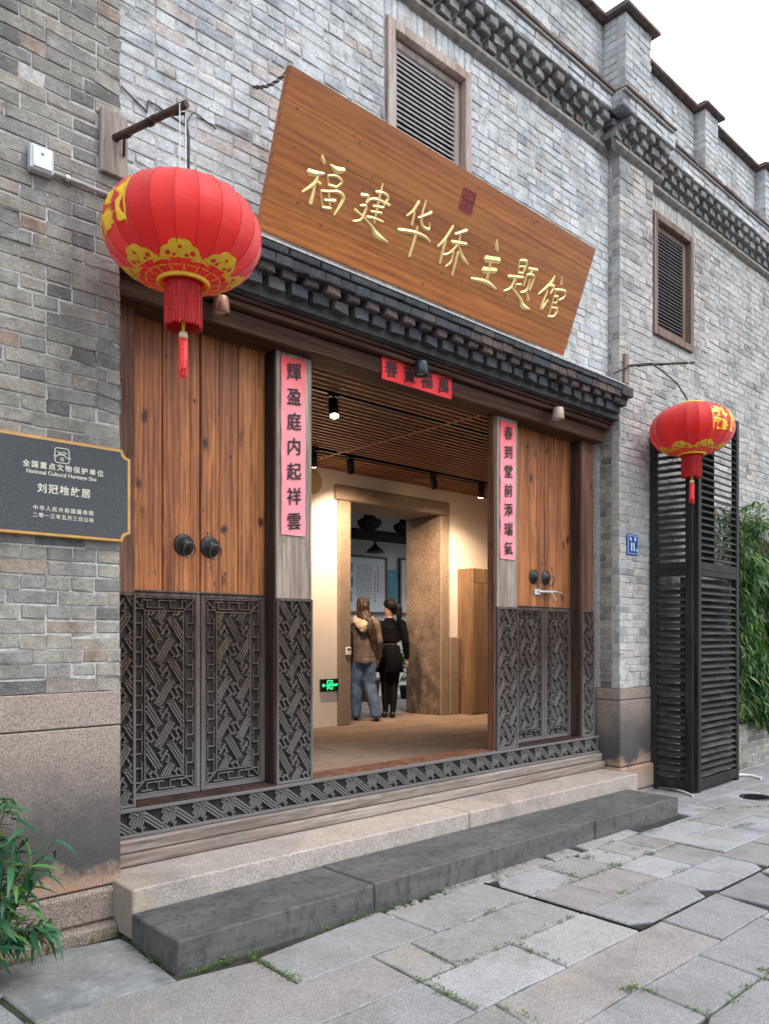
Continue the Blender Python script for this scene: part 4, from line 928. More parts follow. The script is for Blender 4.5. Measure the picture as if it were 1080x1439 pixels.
    for k in range(60):
        a=rnd.random()*6.28; r=.024*math.sqrt(rnd.random()); L=.185+rnd.gauss(0,.012); x,y=C.x+r*math.cos(a),C.y+r*math.sin(a)
        ts.tube([(x,y,z0-.292),(x+rnd.gauss(0,.002),y+rnd.gauss(0,.002),z0-.39),(x+rnd.gauss(.002,.004),y+rnd.gauss(0,.004),z0-.292-L)],.0024,4,False)
    ts.lathe([(.010,0),(.024,-.012),(.022,-.16)],(C.x,C.y,z0-.290),12); ts.build('tassel',M_tassel,T,'stuff')
    return T
M_cream=simple('cream_bead',(.62,.52,.32),.4); M_tassel=simple('tassel_thread',(.72,.03,.025),.5,0,.3,60)
LA=lantern((1.97,-.48,3.66),'nearest red lantern with gold prints hanging in front of the left brick pier',R(7),('福',R(-183)))
LB=lantern((7.52,-.49,3.645),'red lantern hanging beside the black louvered screen at the right pier',R(3),('福',R(-103)))
def bracket(base,tip,label,w,h,mat,rod,lan,wires,flex):
    t=thing('lantern_bracket',base,label,'bracket')
    b=Vector(base);p=Vector(tip)
    MB().box(b.x-w/2,b.x+w/2,b.y-.035,b.y,b.z-h/2-.03,b.z+h/2-.03,.005).build('wall_plank',mat,t)
    ro=MB().tube([b+Vector((0,-.03,-.0)),b.lerp(p,.5)+Vector((0,0,.004)),p+(p-b).normalized()*.02],rod,12).build('arm',M_rust,t)
    for f_ in (.22,.55): c=b.lerp(p,f_); MB().tube([c-(p-b).normalized()*.012,c+(p-b).normalized()*.012],rod*1.18,12).build('collar',M_iron,ro)
    wr=MB(); top=Vector(lan)+Vector((0,0,.252))
    for s_ in wires: wr.tube([p+Vector((s_,0,-.0)),top+Vector((s_*1.0,0,0))],.0035,6)
    wr.build('hanging_wire',M_steelw,t)
    cb=MB(); cb.tube(flex,.008,8); cb.build('electric_cable',M_wire,t)
bracket((1.80,0,4.30),(1.972,-.48,4.335),'old grey plank with a rusty pipe arm holding the larger lantern on the left pier',.15,.34,M_grey,.020,(1.97,-.48,3.66),(-.022,.012),
  [(1.85,-.04,4.22),(1.83,-.09,4.30),(1.90,-.28,4.345),(1.99,-.46,4.31),(2.005,-.47,4.2),(2.0,-.48,3.96)])
bracket((7.09,0,4.30),(7.525,-.49,4.315),'small grey plank with a thin metal arm holding the right-hand lantern on the right pier',.07,.30,M_greypl:=M_grey,.012,(7.52,-.49,3.645),(-.06,.02),
  [(6.93,.02,4.20),(7.05,-.045,4.27),(7.14,-.05,4.315),(7.25,-.20,4.32),(7.33,-.30,4.22),(7.40,-.40,4.10),(7.47,-.47,3.94)])
# twisted black cable along the wall above the left bracket
cbt=MB(); cbt.tube([Vector(p) for p in ((1.885,.112,4.66),(1.90,.105,4.70),(1.97,.112,4.672),(2.04,.112,4.640),(2.055,.112,4.625),(2.065,.112,4.70),(2.12,.112,4.695),(2.19,.112,4.682),(2.26,.112,4.665),(2.30,.108,4.66),(2.325,.09,4.72),(2.35,.10,4.755),(2.39,.112,4.76),(2.45,.112,4.745),(2.51,.112,4.73))],.0045,6)
tag(cbt.build('wall_cable',M_wire,None),'thin black cable running along the brick wall above the left lantern bracket','cable')
# galvanised junction box with conduit
jb=thing('junction_box',(1.415,-.02,4.0),'small pale metal junction box on the left brick pier with a conduit running right','junction box')
MB().box(1.355,1.473,-.055,0,3.955,4.085,.008).build('box',M_box,jb); MB().box(1.366,1.462,-.062,-.055,3.967,4.073,.003).build('lid',M_box,jb)
MB().tube([(1.415,-.064,4.045),(1.415,-.071,4.045)],.008,8).build('screw',M_steelw,jb)
cnd=MB().tube([(1.473,-.02,3.99),(1.60,-.02,3.99),(1.87,-.022,3.985)],.012,10).build('conduit',M_greycond:=simple('grey_conduit',(.30,.29,.28),.5,0,.3),jb)
MB().tube([(1.54,-.02,3.99),(1.56,-.02,3.99)],.017,10).build('clip',M_box,cnd)
# ------------------------------------------------------------------ downlights under the eave
def downlight(x,y,z,mat,label):
    t=thing('downlight',(x,y,z),label,'downlight')
    o=MB().lathe([(0,.055),(.046,.055),(.048,.05),(.055,-.045),(.050,-.050),(.046,-.045),(.040,.02),(0,.02)],(x,y,z),20).build('can',mat,t)
    MB().lathe([(.0,.0),(.043,.0)],(x,y,z-.030),20).build('glass',M_glass,o)
    MB().box(x-.016,x+.016,y+.03,.125,z+.045,z+.065,.003).build('mount',M_black,t)
M_glass=simple('frosted_lens',(.5,.48,.42),.25)
downlight(2.49,.02,3.60,simple('copper_can',(.30,.15,.10),.35,.6),'coppery round downlight under the eave above the left doors')
downlight(4.215,.02,3.615,simple('blue_grey_can',(.035,.05,.058),.35,.5),'dark blue-grey round downlight in front of the red banner')
downlight(5.985,.02,3.615,simple('beige_can',(.48,.38,.30),.45,.2),'beige round downlight under the eave above the right doors')
# ------------------------------------------------------------------ plaque on the left pier
PQ=thing('heritage_plaque',(1.5,-.05,2.11),'dark stone heritage plaque with gold frame and pale lettering on the left brick pier','plaque')
def octo(x0,x1,z0,z1,c):
    pts=[]
    for (cx,cz,a0) in ((x1,z0,180),(x1,z1,270),(x0,z1,0),(x0,z0,90)):
        pass
    n=6
    def arc(cx,cz,a,b): return [(cx+c*math.cos(R(a+(b-a)*i/n)),cz+c*math.sin(R(a+(b-a)*i/n))) for i in range(n+1)]
    return arc(x0,z0,90,0)+arc(x1,z0,180,90)+arc(x1,z1,270,180)+arc(x0,z1,0,-90)
M_plaqgold=simple('ochre_gilt_frame',(.50,.27,.075),.45,.35,.15); 
def plq():
    m=NM('dark_terrazzo'); W=m.world(); v=m.noise(W,260,2,.8); m.base(m.ramp(v,[(.40,(.022,.024,.028)),(.56,(.06,.063,.07)),(.72,(.17,.175,.18))])).rough(.7); m.bump(v,.001,.5); return m.m
M_plaq=plq(); M_engr=simple('engraved_pale_gold',(.62,.58,.47),.55)
px0,px1,pz0,pz1=1.03,1.885,2.108,2.612
fo=lambda v:Vector((v.x,-v.z,v.y))
MB().prism(octo(px0,px1,pz0,pz1,.045),-.002,.048,.003,fo).build('frame',M_plaqgold,PQ)
MB().prism(octo(px0+.016,px1-.018,pz0+.016,pz1-.016,.040),.048,.0495,.0,fo).build('slab',M_plaq,PQ)
def pt(b,s,x,z,bold=.0): return text('engraved_text',b,s,M_engr,PQ,(x,-.051,z),(1,0,0),(0,0,1),.001,bold=bold,align='LEFT',font_sp=1.0)
def row(b,s,x0,x1,z,bold=0,ff=None):
    n=len(b); g=MB()
    for i,chh in enumerate(b):
        o=text('engraved_character',chh,s,M_engr,PQ,(x0+(x1-x0)*(i+.5)/n,-.051,z),(1,0,0),(0,0,1),.001,bold=bold)
row('全国重点文物保护单位',.036,1.315,1.735,2.462,.0006)
pt('National Cultural Heritage Site',.0285,1.335,2.427,.0004)
row('刘冠雄故居',.050,1.385,1.665,2.345,.0009)
row('中华人民共和国国务院',.026,1.365,1.680,2.245,.0003)
row('二零一三年五月三日公布',.026,1.365,1.680,2.208,.0003)
lg=MB()
def ln(pts,w=.004):
    for a,b in zip(pts[:-1],pts[1:]): lg.bar((a[0],-.0505,a[1]),(b[0],-.0505,b[1]),.002,w,up=(0,0,1)) if abs(a[0]-b[0])>abs(a[1]-b[1]) else lg.bar((a[0],-.0505,a[1]),(b[0],-.0505,b[1]),.002,w,up=(1,0,0))
lx,lz,lr=1.513,2.528,.036; q=[]
for (cx,cz,a) in ((1,1,0),(-1,1,90),(-1,-1,180),(1,-1,270)):
    q+=[(lx+cx*(lr-.012)+.012*math.cos(R(a+t)),lz+cz*(lr+.002-.012)+.012*math.sin(R(a+t))) for t in (0,30,60,90)]
ln(q+[q[0]]); ln([(lx-.045,lz-.004),(lx-.030,lz-.008),(lx-.016,lz+.004),(lx+.010,lz+.004),(lx+.026,lz-.010),(lx+.046,lz-.010)]); ln([(lx-.024,lz+.020),(lx-.008,lz+.013),(lx+.012,lz+.020),(lx+.026,lz+.014)],.003); ln([(lx-.02,lz+.012),(lx,lz+.006),(lx+.02,lz+.011)],.003)
for k in range(4): ln([(lx-.009,lz-.012-.005*k),(lx+.009,lz-.012-.005*k)],.0025)
lg.build('emblem',M_engr,PQ)
# house number plate
HN=thing('house_number_plate',(7.24,-.01,2.42),'small blue enamel house number plate reading 11 on the right brick pier','number plate')
M_blue=simple('blue_enamel',(.008,.075,.30),.3,0,.05); M_wh=simple('white_enamel',(.75,.76,.76),.4,0,.03)
MB().box(7.125,7.345,-.012,.004,2.415,2.625,.004).build('plate',M_blue,HN)
pf=MB()
for a,b in (((7.14,2.43),(7.33,2.43)),((7.14,2.61),(7.33,2.61))): pf.bar((a[0],-.0135,a[1]),(b[0],-.0135,b[1]),.002,.004)
for x in (7.14,7.33): pf.bar((x,-.0135,2.43),(x,-.0135,2.61),.002,.004,up=(1,0,0))
pf.build('border_line',M_wh,HN)
for b,s,x,z,bo in (('宫',.042,7.19,2.575,.0015),('巷',.042,7.275,2.575,.0015),('1',.115,7.205,2.495,.004),('1',.115,7.252,2.495,.004),('号',.034,7.305,2.465,.001)):
    text('numeral' if b=='1' else 'small_character',b,s,M_wh,HN,(x,-.0135,z),(1,0,0),(0,0,1),.0015,bold=bo)
# ------------------------------------------------------------------ black louvered screen
SC=thing('louvered_screen',(7.68,-.43,0),'tall blackened wooden louvered screen standing at the corner of the right pier','screen')
def shutter(A,B,ztop,zmid,pitch,tilt,open_above=None,pst=.07):
    A=Vector(A);B=Vector(B); d=(B-A); L=d.length; d.normalize(); ang=math.atan2(d.y,d.x); n=Vector((d.y,-d.x,0))
    M=Matrix.Translation(A)@Matrix.Rotation(ang,4,'Z')
    p=MB().box(0,pst,-.03,.03,.0,ztop,.004,M).box(L-pst,L,-.03,.03,.0,ztop,.004,M).box(pst,L-pst,-.028,.028,.03,.13,.004,M).box(pst,L-pst,-.028,.028,zmid-.07,zmid+.07,.004,M).box(pst,L-pst,-.028,.028,ztop-.09,ztop-.002,.004,M).build('shutter_panel',M_screen,SC)
    q=MB().box(pst-.001,L-pst+.001,-.034,.03,zmid-.006,zmid+.006,.002,M); q.build('rail_bead',M_screen,p)
    sl=MB().box(-(L-2*pst)/2,(L-2*pst)/2,-.034,.034,-.005,.005,.001); first=None
    for z0,z1 in ((.14,zmid-.08),(zmid+.08,ztop-.10)):
        k=int((z1-z0)/pitch); z=z0+pitch*.6
        for i in range(k):
            c=M@Vector((L/2,0,z)); rx=R(tilt+random.gauss(0,2))
            if first is None: o=sl.build('louver_slat',M_screenslat,p,at=(0,0,0)); first=o.data; o.location=c-org(p); o.rotation_euler=(rx,0,ang)
            else: inst('louver_slat',first,p,c,rot=(rx,R(random.gauss(0,.25)),ang))
            z+=pitch
    return p
random.seed(9)
shutter((7.60,-.01,.0),(7.665,-.435,.0),3.70,2.28,.069,36)
shutter((7.70,-.445,.0),(8.76,-.40,.0),3.97,2.28,.069,36)
# boards closing the left half of the inside
MB().box(7.74,8.30,-.36,-.34,2.36,3.90).build('back_board',M_screenslat,SC)
MB().box(7.70,8.72,-.30,-.28,.12,2.2).build('back_board',M_screen,SC)
# white hose on the ground behind the screen
hs=MB().tube([(7.62,-.04,.02),(7.66,-.22,.018),(7.60,-.36,.016),(7.50,-.50,.014),(7.47,-.53,.013)],.012,8).tube([(8.80,-.30,.02),(8.93,-.37,.025),(9.0,-.46,.02),(8.93,-.60,.014)],.012,8).tube([(8.82,-.27,.02),(8.98,-.36,.025),(9.05,-.47,.02),(8.98,-.58,.014)],.012,8)
tag(hs.build('hose',simple('white_hose',(.62,.60,.56),.5),None),'white plastic hose lying on the ground under the black louvered screen','hose')
# ------------------------------------------------------------------ interior hall
FZ=.50
fl=bpy.data.objects.new('hall_floor',None); col.objects.link(fl); fl['kind']='structure'; ORG['hall_floor']=Vector((0,0,0))
M_hall=granite('hall_floor_granite',(.12,.085,.06),(.26,.19,.14),(.38,.29,.22),rnd=.6)
MB().box(1.9,9.4,.42,3.92,.2,FZ-.02).build('bedding',M_soil,fl)
random.seed(12)
ys=[.425,.80,1.22,1.65,2.08,2.55,3.0,3.42,3.92]
for i in range(len(ys)-1):
    x=1.95
    while x<9.3:
        L=random.uniform(.9,1.7); e=min(x+L,9.35)
        MB().box(x+.006,e-.006,ys[i]+.006,ys[i+1]-.006,FZ-.05,FZ+random.gauss(0,.002),.006).build('floor_slab',M_hall,fl); x=e
hw=bpy.data.objects.new('hall_wall',None); col.objects.link(hw); hw['kind']='structure'; ORG['hall_wall']=Vector((0,0,0))
w_=MB().box(1.7,6.05,3.26,3.88,FZ-.1,4.0).box(8.0,9.6,3.26,3.88,FZ-.1,4.0).box(6.05,8.0,3.26,3.88,3.43,4.0).box(1.75,1.9,.40,3.26,.2,4.0).box(9.4,9.6,.46,3.26,.2,4.0)
w_.build('plaster_face',M_plaster,hw)
MB().box(6.95,9.5,.46,.50,.3,3.75).build('plaster_face',M_plaster,hw)
MB().box(8.005,8.19,3.20,3.255,FZ,1.58,.01).build('stone_dado',M_doorstone:=granite('door_frame_stone',(.14,.10,.068),(.27,.20,.145),(.39,.31,.235),soot=False,relief=.006),hw)
def jambstone():
    m=NM('sooty_jamb_stone'); W=m.world(); v=m.vor(W,90,'Color'); sp=m.n('SeparateColor'); m.l(v,sp.inputs[0]); n=m.noise(W,4,6,.7)
    k=m.math('ADD',m.math('MULTIPLY',sp.outputs[0],.35),m.math('MULTIPLY',n,.65)); c=m.ramp(k,[(.3,(.12,.075,.05)),(.5,(.24,.165,.115)),(.7,(.34,.245,.17))])
    z=m.n('SeparateXYZ'); m.l(W,z.inputs[0]); zz=m.math('ADD',z.outputs[2],m.math('MULTIPLY',m.noise(W,3,5,.7),.5))
    s=m.ramp(m.rng(zz,.5,3.0),[(.05,.5),(.3,.75),(.48,.15),(.58,.65),(.64,0)]); c=m.mix(m.math('MULTIPLY',s,m.rng(m.noise(W,5,4,.6),.35,.55)),c,(.035,.028,.024)); m.base(c).rough(.85); m.bump(m.noise(W,30,5,.7),.008,.6); return m.m
M_jstone=jambstone()
DF=thing('stone_door_frame',(7.0,3.5,FZ),'thick old stone door frame with soot marks inside the lit hall','door frame')
MB().box(6.035,6.224,3.215,3.90,FZ,3.248,.012).build('jamb',M_doorstone,DF)
MB().box(7.835,8.0,3.215,3.26,FZ,3.248,.012).build('jamb_front',M_doorstone,DF); MB().box(7.83,7.99,3.261,3.90,FZ,3.248,.006).build('jamb',M_jstone,DF)
MB().box(5.985,8.012,3.205,3.90,3.252,3.437,.018).build('lintel',M_doorstone,DF)
cl=bpy.data.objects.new('hall_ceiling',None); col.objects.link(cl); cl['kind']='structure'; ORG['hall_ceiling']=Vector((0,0,0))
MB().box(1.8,9.5,.345,3.255,3.74,3.95).build('dark_soffit',M_void,cl)
y=.40; sm=None
while y<3.24:
    if not(.87<y<.99 or 2.50<y<2.62):
        if sm is None: o=MB().box(-3.75,3.75,-.014,.014,-.035,.035).build('ceiling_slat',M_ceil,cl,at=(0,0,0)); o.location=(5.65,y,3.635); sm=o.data
        else: inst('ceiling_slat',sm,cl,(5.65,y,3.635))
    y+=.088
MB().box(5.44,5.47,.36,3.25,3.598,3.62).build('ceiling_joint_strip',M_ceil,cl)
def track(y,x0,x1):
    return tag(MB().box(x0,x1,y-.018,y+.018,3.60,3.63).build('light_track',M_black,None),'black lighting track across the slatted ceiling '+('nearer the entrance' if y<1.5 else 'close to the inner wall'),'light track')
track(.93,3.3,6.4); track(2.56,4.6,8.1)
M_lampface=emit('lamp_glow',(1,.72,.42),60)
def spot(x,y,aim,e,lit,label,cone=105):
    t=thing('spotlight',(x,y,3.60),label,'spotlight')
    MB().box(x-.05,x+.05,y-.02,y+.02,3.585,3.60,.003).tube([(x,y,3.585),(x,y,3.53)],.010,8).build('bracket',M_black,t)
    c=Vector((x,y,3.50)); d=(Vector(aim)-c).normalized()
    h=MB().tube([c-d*.075,c-d*.07,c+d*.07,c+d*.085],[.030,.040,.042,.042],16).build('head',M_black,t)
    MB().tube([c+d*.086,c+d*.088],.034,16).build('lens',M_lampface,h)
    L=bpy.data.lights.new('spot_beam','SPOT'); L.energy=e*1.7; L.color=(1,.73,.50); L.spot_size=R(cone); L.spot_blend=1.0; L.shadow_soft_size=.035
    lo=bpy.data.objects.new('spot_beam',L); col.objects.link(lo); lo.parent=t; lo.location=c+d*.10-Vector((x,y,3.60)); lo.rotation_euler=d.to_track_quat('-Z','Y').to_euler()
spot(4.10,.93,(3.55,-.1,.4),48,True,'black track spotlight shining toward the street, nearest the entrance')
spot(5.14,2.56,(5.75,3.26,1.6),30,True,'black track spotlight nearest the left post, lighting the cream wall')
spot(5.66,2.56,(6.6,3.6,1.7),90,True,'black track spotlight above the left side of the stone doorway')
spot(7.0,2.56,(8.1,3.2,1.7),95,True,'black track spotlight above the right side of the stone doorway')
spot(7.9,2.56,(8.3,3.2,1.4),45,True,'black track spotlight in front of the pale cabinet')
# exit sign
XS=thing('exit_sign',(5.92,3.25,.92),'small green illuminated exit sign low on the cream wall beside the stone doorway','exit sign')
MB().box(5.765,6.03,3.225,3.259,.925,1.075,.004).build('case',M_black,XS)
M_green=emit('exit_green',(.02,.9,.25),2.2)
m=MB(); Yx=3.2235
def xb(x0,x1,z0,z1): m.box(x0,x1,Yx-.001,Yx,z0,z1)
m.bar((5.785,Yx,1.0),(5.835,Yx,1.0),.002,.010,up=(0,0,1)); m.bar((5.785,Yx,1.0),(5.802,Yx,1.018),.002,.009); m.bar((5.785,Yx,1.0),(5.802,Yx,.982),.002,.009)
xb(5.855,5.861,.945,1.058); xb(5.929,5.935,.945,1.058); xb(5.855,5.935,1.052,1.058)
m.bar((5.895,Yx,1.015),(5.888,Yx,.985),.002,.014); m.bar((5.888,Yx,.985),(5.905,Yx,.95),.002,.009); m.bar((5.888,Yx,.985),(5.870,Yx,.965),.002,.009); m.bar((5.895,Yx,1.01),(5.915,Yx,.995),.002,.007); m.bar((5.893,Yx,1.01),(5.875,Yx,.998),.002,.007); xb(5.89,5.905,1.022,1.037)
m.build('pictogram',M_green,XS)
text('lettering','EXIT',.032,M_green,XS,(5.982,Yx,1.0),(1,0,0),(0,0,1),.001,bold=.001)
rd=thing('card_reader',(6.17,3.2,1.35),'small white card reader on the left stone jamb','card reader')
MB().box(6.125,6.20,3.185,3.214,1.36,1.455,.006).build('case',M_wh,rd); MB().box(6.14,6.185,3.183,3.1845,1.415,1.44).build('screen',M_black,rd)
ob=thing('woven_ornament',(5.66,3.24,3.3),'round pale woven ornament hung high on the cream wall near the left post','ornament')
MB().lathe([(.0,.012),(.05,.010),(.06,.02),(.085,.012),(.095,.022),(.13,.012),(.14,.02),(.15,0)],(5.645,3.258,3.43),28,axis='y').build('disc',simple('straw',(.42,.28,.13),.8,0,.3,60),ob)
cbn=thing('wooden_cabinet',(8.55,3.1,FZ),'tall pale wooden cabinet standing against the cream wall at the right of the doorway','cabinet')
MB().box(8.21,8.222,2.97,3.25,FZ,2.53,.002).box(8.222,8.9,2.99,3.25,FZ,2.53,.002).build('carcass',M_cab,cbn)
MB().box(8.213,8.90,2.965,2.988,2.33,2.528,.002).build('top_panel',M_cab,cbn); MB().box(8.213,8.55,2.965,2.988,FZ+.02,2.324,.002).build('door_panel',M_cab,cbn); MB().box(8.554,8.90,2.965,2.988,FZ+.02,2.324,.002).build('door_panel',M_cab,cbn)
# ------------------------------------------------------------------ courtyard behind
structure('courtyard_floor',MB().box(4.5,13,3.92,6.6,.1,FZ-.01),M_cement)
structure('courtyard_wall',MB().box(4.5,13,6.52,6.7,.3,4.6).box(12.9,13,3.9,6.5,.3,4.6).box(4.5,4.6,3.9,6.5,.3,4.6),M_white)
rf=thing('gallery_roof',(8.7,5.9,3.3),'dark old timber gallery roof with round beam above the display boards','roof')
MB().box(4.6,12.9,5.0,6.5,3.92,3.98).build('roof_boards',M_void,rf); M_log=wood('dark_log',(.016,.013,.012),(.034,.030,.028),(.008,.007,.007),'x',1,.2,.8,spec=.1)
MB().tube([(4.6,5.9,3.30),(12.9,5.9,3.34)],.095,14).build('round_beam',M_log,rf)
for x in (6.4,7.4,8.15,8.9,9.75,10.6,11.6): MB().lathe([(.09,0),(.20,.10),(.22,.17),(.10,.24),(.1,.6)],(x,5.9,3.39),12).build('bracket_block',M_log,rf)
MB().box(4.6,12.9,5.02,5.10,3.78,3.92).build('eave_board',M_log,rf)
M_board=simple('board_panel',(.52,.56,.60),.5,0,.03); M_bframe=simple('board_frame',(.11,.05,.04),.5,0,.2); M_teal=simple('teal_panel',(.08,.26,.32),.6,0,.2,4); M_rtxt=simple('crimson_print',(.30,.02,.04),.6); M_gtxt=simple('grey_print',(.14,.16,.19),.6); M_photo=[simple('photo_print_%s'%k,c,.5,0,.9,9) for k,c in (('a',(.10,.12,.15)),('b',(.08,.17,.24)),('c',(.16,.15,.13)))]
def board(x0,x1,z0,z1,label,parts):
    t=thing('display_board',((x0+x1)/2,6.49,z0),label,'display board')
    MB().box(x0,x1,6.475,6.505,z0,z1).build('panel',M_board,t)
    f=MB(); frame(f,x0-.04,x1+.04,z0-.04,z1+.04,6.455,6.515,.04); f.build('frame',M_bframe,t)
    for (a,b,c,d,mm) in parts: MB().box(a,b,6.471,6.4745,c,d).build('photo',mm,t)
    return t
b1=board(7.72,9.80,2.03,3.00,'large white exhibition board with photographs and small text in a dark red frame',[(8.78,9.02,2.72,2.88,M_photo[2]),(8.74,9.02,2.46,2.64,M_photo[1]),(8.80,9.0,2.20,2.38,M_photo[1]),(7.85,8.6,2.2,2.85,M_photo[0])])
tx=MB(); random.seed(14)
for k in range(15):
    z=2.86-k*.042; x=9.09
    while x<9.46:
        L=random.uniform(.02,.07); tx.box(x,min(x+L,9.47),6.4735,6.4748,z-.007,z+.007); x+=L+.012
tx.build('small_print',M_gtxt,b1,'stuff')
tt_=MB()
for (x,z0,n) in ((9.62,2.84,8),(9.54,2.72,9)):
    for k in range(n):
        z=z0-k*.062; 
        for dz in (-.016,0,.016): tt_.box(x-.019,x+.019,6.4735,6.4748,z+dz-.004,z+dz+.004)
        tt_.box(x-.004,x+.004,6.4733,6.4746,z-.02,z+.02)
tt_.build('crimson_heading',M_rtxt,b1,'stuff')
b2=board(10.20,11.6,2.03,3.02,'white exhibition board partly hidden by the right door jamb',[(10.33,10.6,2.70,2.92,M_photo[1]),(10.33,10.6,2.32,2.56,M_photo[2])])
tag(MB().box(9.86,10.14,6.49,6.515,2.0,2.82).build('teal_banner',M_teal,None),'narrow teal panel on the wall between the two white exhibition boards','banner')
MBh=thing('hanging_lamp',(9.32,6.1,3.05),'small dark hanging lamp below the round beam of the courtyard gallery','lamp')
MB().lathe([(0,.10),(.03,.10),(.05,.06),(.15,-.02),(.16,-.06),(0,-.06)],(9.3,6.2,3.13),16).tube([(9.3,6.2,3.22),(9.3,6.2,3.3)],.02,8).build('shade',M_black,MBh)
# ------------------------------------------------------------------ plants
def leaf_geo(L,W,droop,fold=.25,n=4,seed=0):
    rr=random.Random(seed); vs=[];fs=[]; tw=rr.gauss(0,.15)
    for i in range(n+1):
        t=i/n; w=W*math.sin(PI*min(1,(t*.93+.04))**.72)*.5; x=L*t*(1-.12*droop*t); z=-droop*L*t*t*.55; s=tw*t
        vs+=[(x,-w,z+w*fold-w*s),(x,0,z),(x,w,z+w*fold+w*s)]
    for i in range(n):
        a=i*3; fs+=[(a,a+1,a+4,a+3),(a+1,a+2,a+5,a+4)]
    return vs,fs
def leafmat(p,yaw,pit,roll,s): return Matrix.Translation(p)@Matrix.Rotation(yaw,4,'Z')@Matrix.Rotation(pit,4,'Y')@Matrix.Rotation(roll,4,'X')@Matrix.Diagonal((s,s,s,1))
def plant(root,spots,mat,nind,L,W,seed):
    random.seed(seed); ms=[]
    for k in range(7):
        vs,fs=leaf_geo(L,W,.35+.12*k,seed=k); me=bpy.data.meshes.new('leaf'); me.from_pydata(vs,[],fs); me.materials.append(mat)
        for p in me.polygons: p.use_smooth=True
        ms.append((me,vs,fs))
    big=MB(); cnt=0; tot=[]
    for (p,r,n,up,outd) in spots:
        yaw0=random.random()*6.28
        for i in range(n):
            yaw=yaw0+i*2.4+random.gauss(0,.4) if outd is None else outd+random.gauss(0,.75)
            q=Vector(p)+Vector((random.gauss(0,r),random.gauss(0,r),random.gauss(0,r)))
            tot.append((q,yaw,random.uniform(*up),random.gauss(0,.5),random.uniform(.55,1.2),random.randint(0,6)))
    tot.sort(key=lambda t:(t[0]-Vector((0,-CAMD,CAMH))).length)
    for i,(q,yaw,pit,ro,s,k) in enumerate(tot):
        if i<nind:
            o=bpy.data.objects.new('leaf',ms[k][0]); col.objects.link(o); o.parent=root; o.location=q-org(root); o.rotation_euler=leafmat(q,yaw,pit,ro,s).to_euler(); o.scale=(s,s,s)
        else:
            M=leafmat(q,yaw,pit,ro,s); big.add([M@Vector(v) for v in ms[k][1]],ms[k][2],True)
    if big.v: big.build('foliage',mat,root,'stuff')
PLT=thing('bamboo_plant',(1.0,-.36,0),'leafy green bamboo-like plant in a dark pot at the foot of the left granite plinth','plant')
random.seed(31); sp=[]; stm=MB()
for k in range(60):
    a=random.random()*6.28; bx,by=.99+.09*math.cos(a),-.36+.08*math.sin(a); tx_,ty=bx+random.uniform(-.20,.27),by+random.uniform(-.12,.12); h=random.uniform(.12,.86)
    pts=[(bx,by,.18),(bx*.6+tx_*.4,by*.6+ty*.4,.18+(h-.18)*.6),(tx_,ty,h)]; stm.tube(pts,[.005,.004,.0025],6)
    for t in (.35,.55,.72,.86,1.0):
        i=0 if t<.6 else 1; u=(t/.6) if t<.6 else (t-.6)/.4; p=Vector(pts[i]).lerp(Vector(pts[i+1]),min(1,u)); sp.append((p,.018,4,(-.5,.9),None))
plant(PLT,sp,M_leafn,300,.150,.027,5)
stm.build('stems',M_stem,PLT)
pot=MB().lathe([(.0,.0),(.12,.0),(.155,.22),(.165,.225),(.165,.25),(.145,.25),(.14,.215),(0,.21)],(.93,-.36,0),28).build('pot',M_black,PLT)
HG=thing('bamboo_hedge',(10.1,.0,.5),'dense hanging bamboo bush growing from a brick planter right of the black louvered screen','hedge')
random.seed(17); sp=[]
for k in range(900):
    x=random.uniform(9.15,11.3); z=random.uniform(.55,3.0+.15*math.sin(x*5)); front=-.30-.10*math.sin(z*4.2+x*3)-.08*math.sin(x*9+z*2)
    if z>2.5: front+=(z-2.5)*.5
    y=random.uniform(front,front+.28); sp.append(((x,y,z),.035,11,(-.1,1.3),-PI/2+random.gauss(0,.8)))
for k in range(60): 
    x=random.uniform(9.12,11.3); sp.append(((x,random.uniform(-.35,0),3.0+random.uniform(-.1,.2)),.05,6,(-1.0,.4),None))
plant(HG,sp,M_leaf,300,.15,.026,9)
st_=MB()
for k in range(46):
    x=random.uniform(9.15,11.2); y=random.uniform(-.12,.08); st_.tube([(x,y,.5),(x+random.gauss(0,.08),y-.05,1.8),(x+random.gauss(0,.15),y-.22,2.8)],[.008,.006,.003],6)
st_.build('stems',M_stem,HG)
PW=thing('planter_wall',(10.2,-.1,0),'low grey brick planter wall under the bamboo bush','planter')
MB().box(9.02,12.0,-.195,.11,0,.50).build('planter_core',M_mortar,PW)
MB().box(9.02,12.0,-.19,.11,.50,.53).build('planter_soil',M_soil,PW)
random.seed(41); L_=.252; vs,fs=brick_geo(L_,.066,.1,3); pm=bpy.data.meshes.new('brick'); pm.from_pydata(vs,[],fs); pm.materials.append(M_brickA)
for j in range(7):
    x=9.03+(.13 if j%2 else 0)
    if j%2: inst('brick',pm,PW,(9.085,-.200,.045+j*.0757),(.45,1,1))
    while x<11.3: inst('brick',pm,PW,(x+.126,-.200+random.gauss(0,.002),.045+j*.0757),(1,1,1)); x+=.262
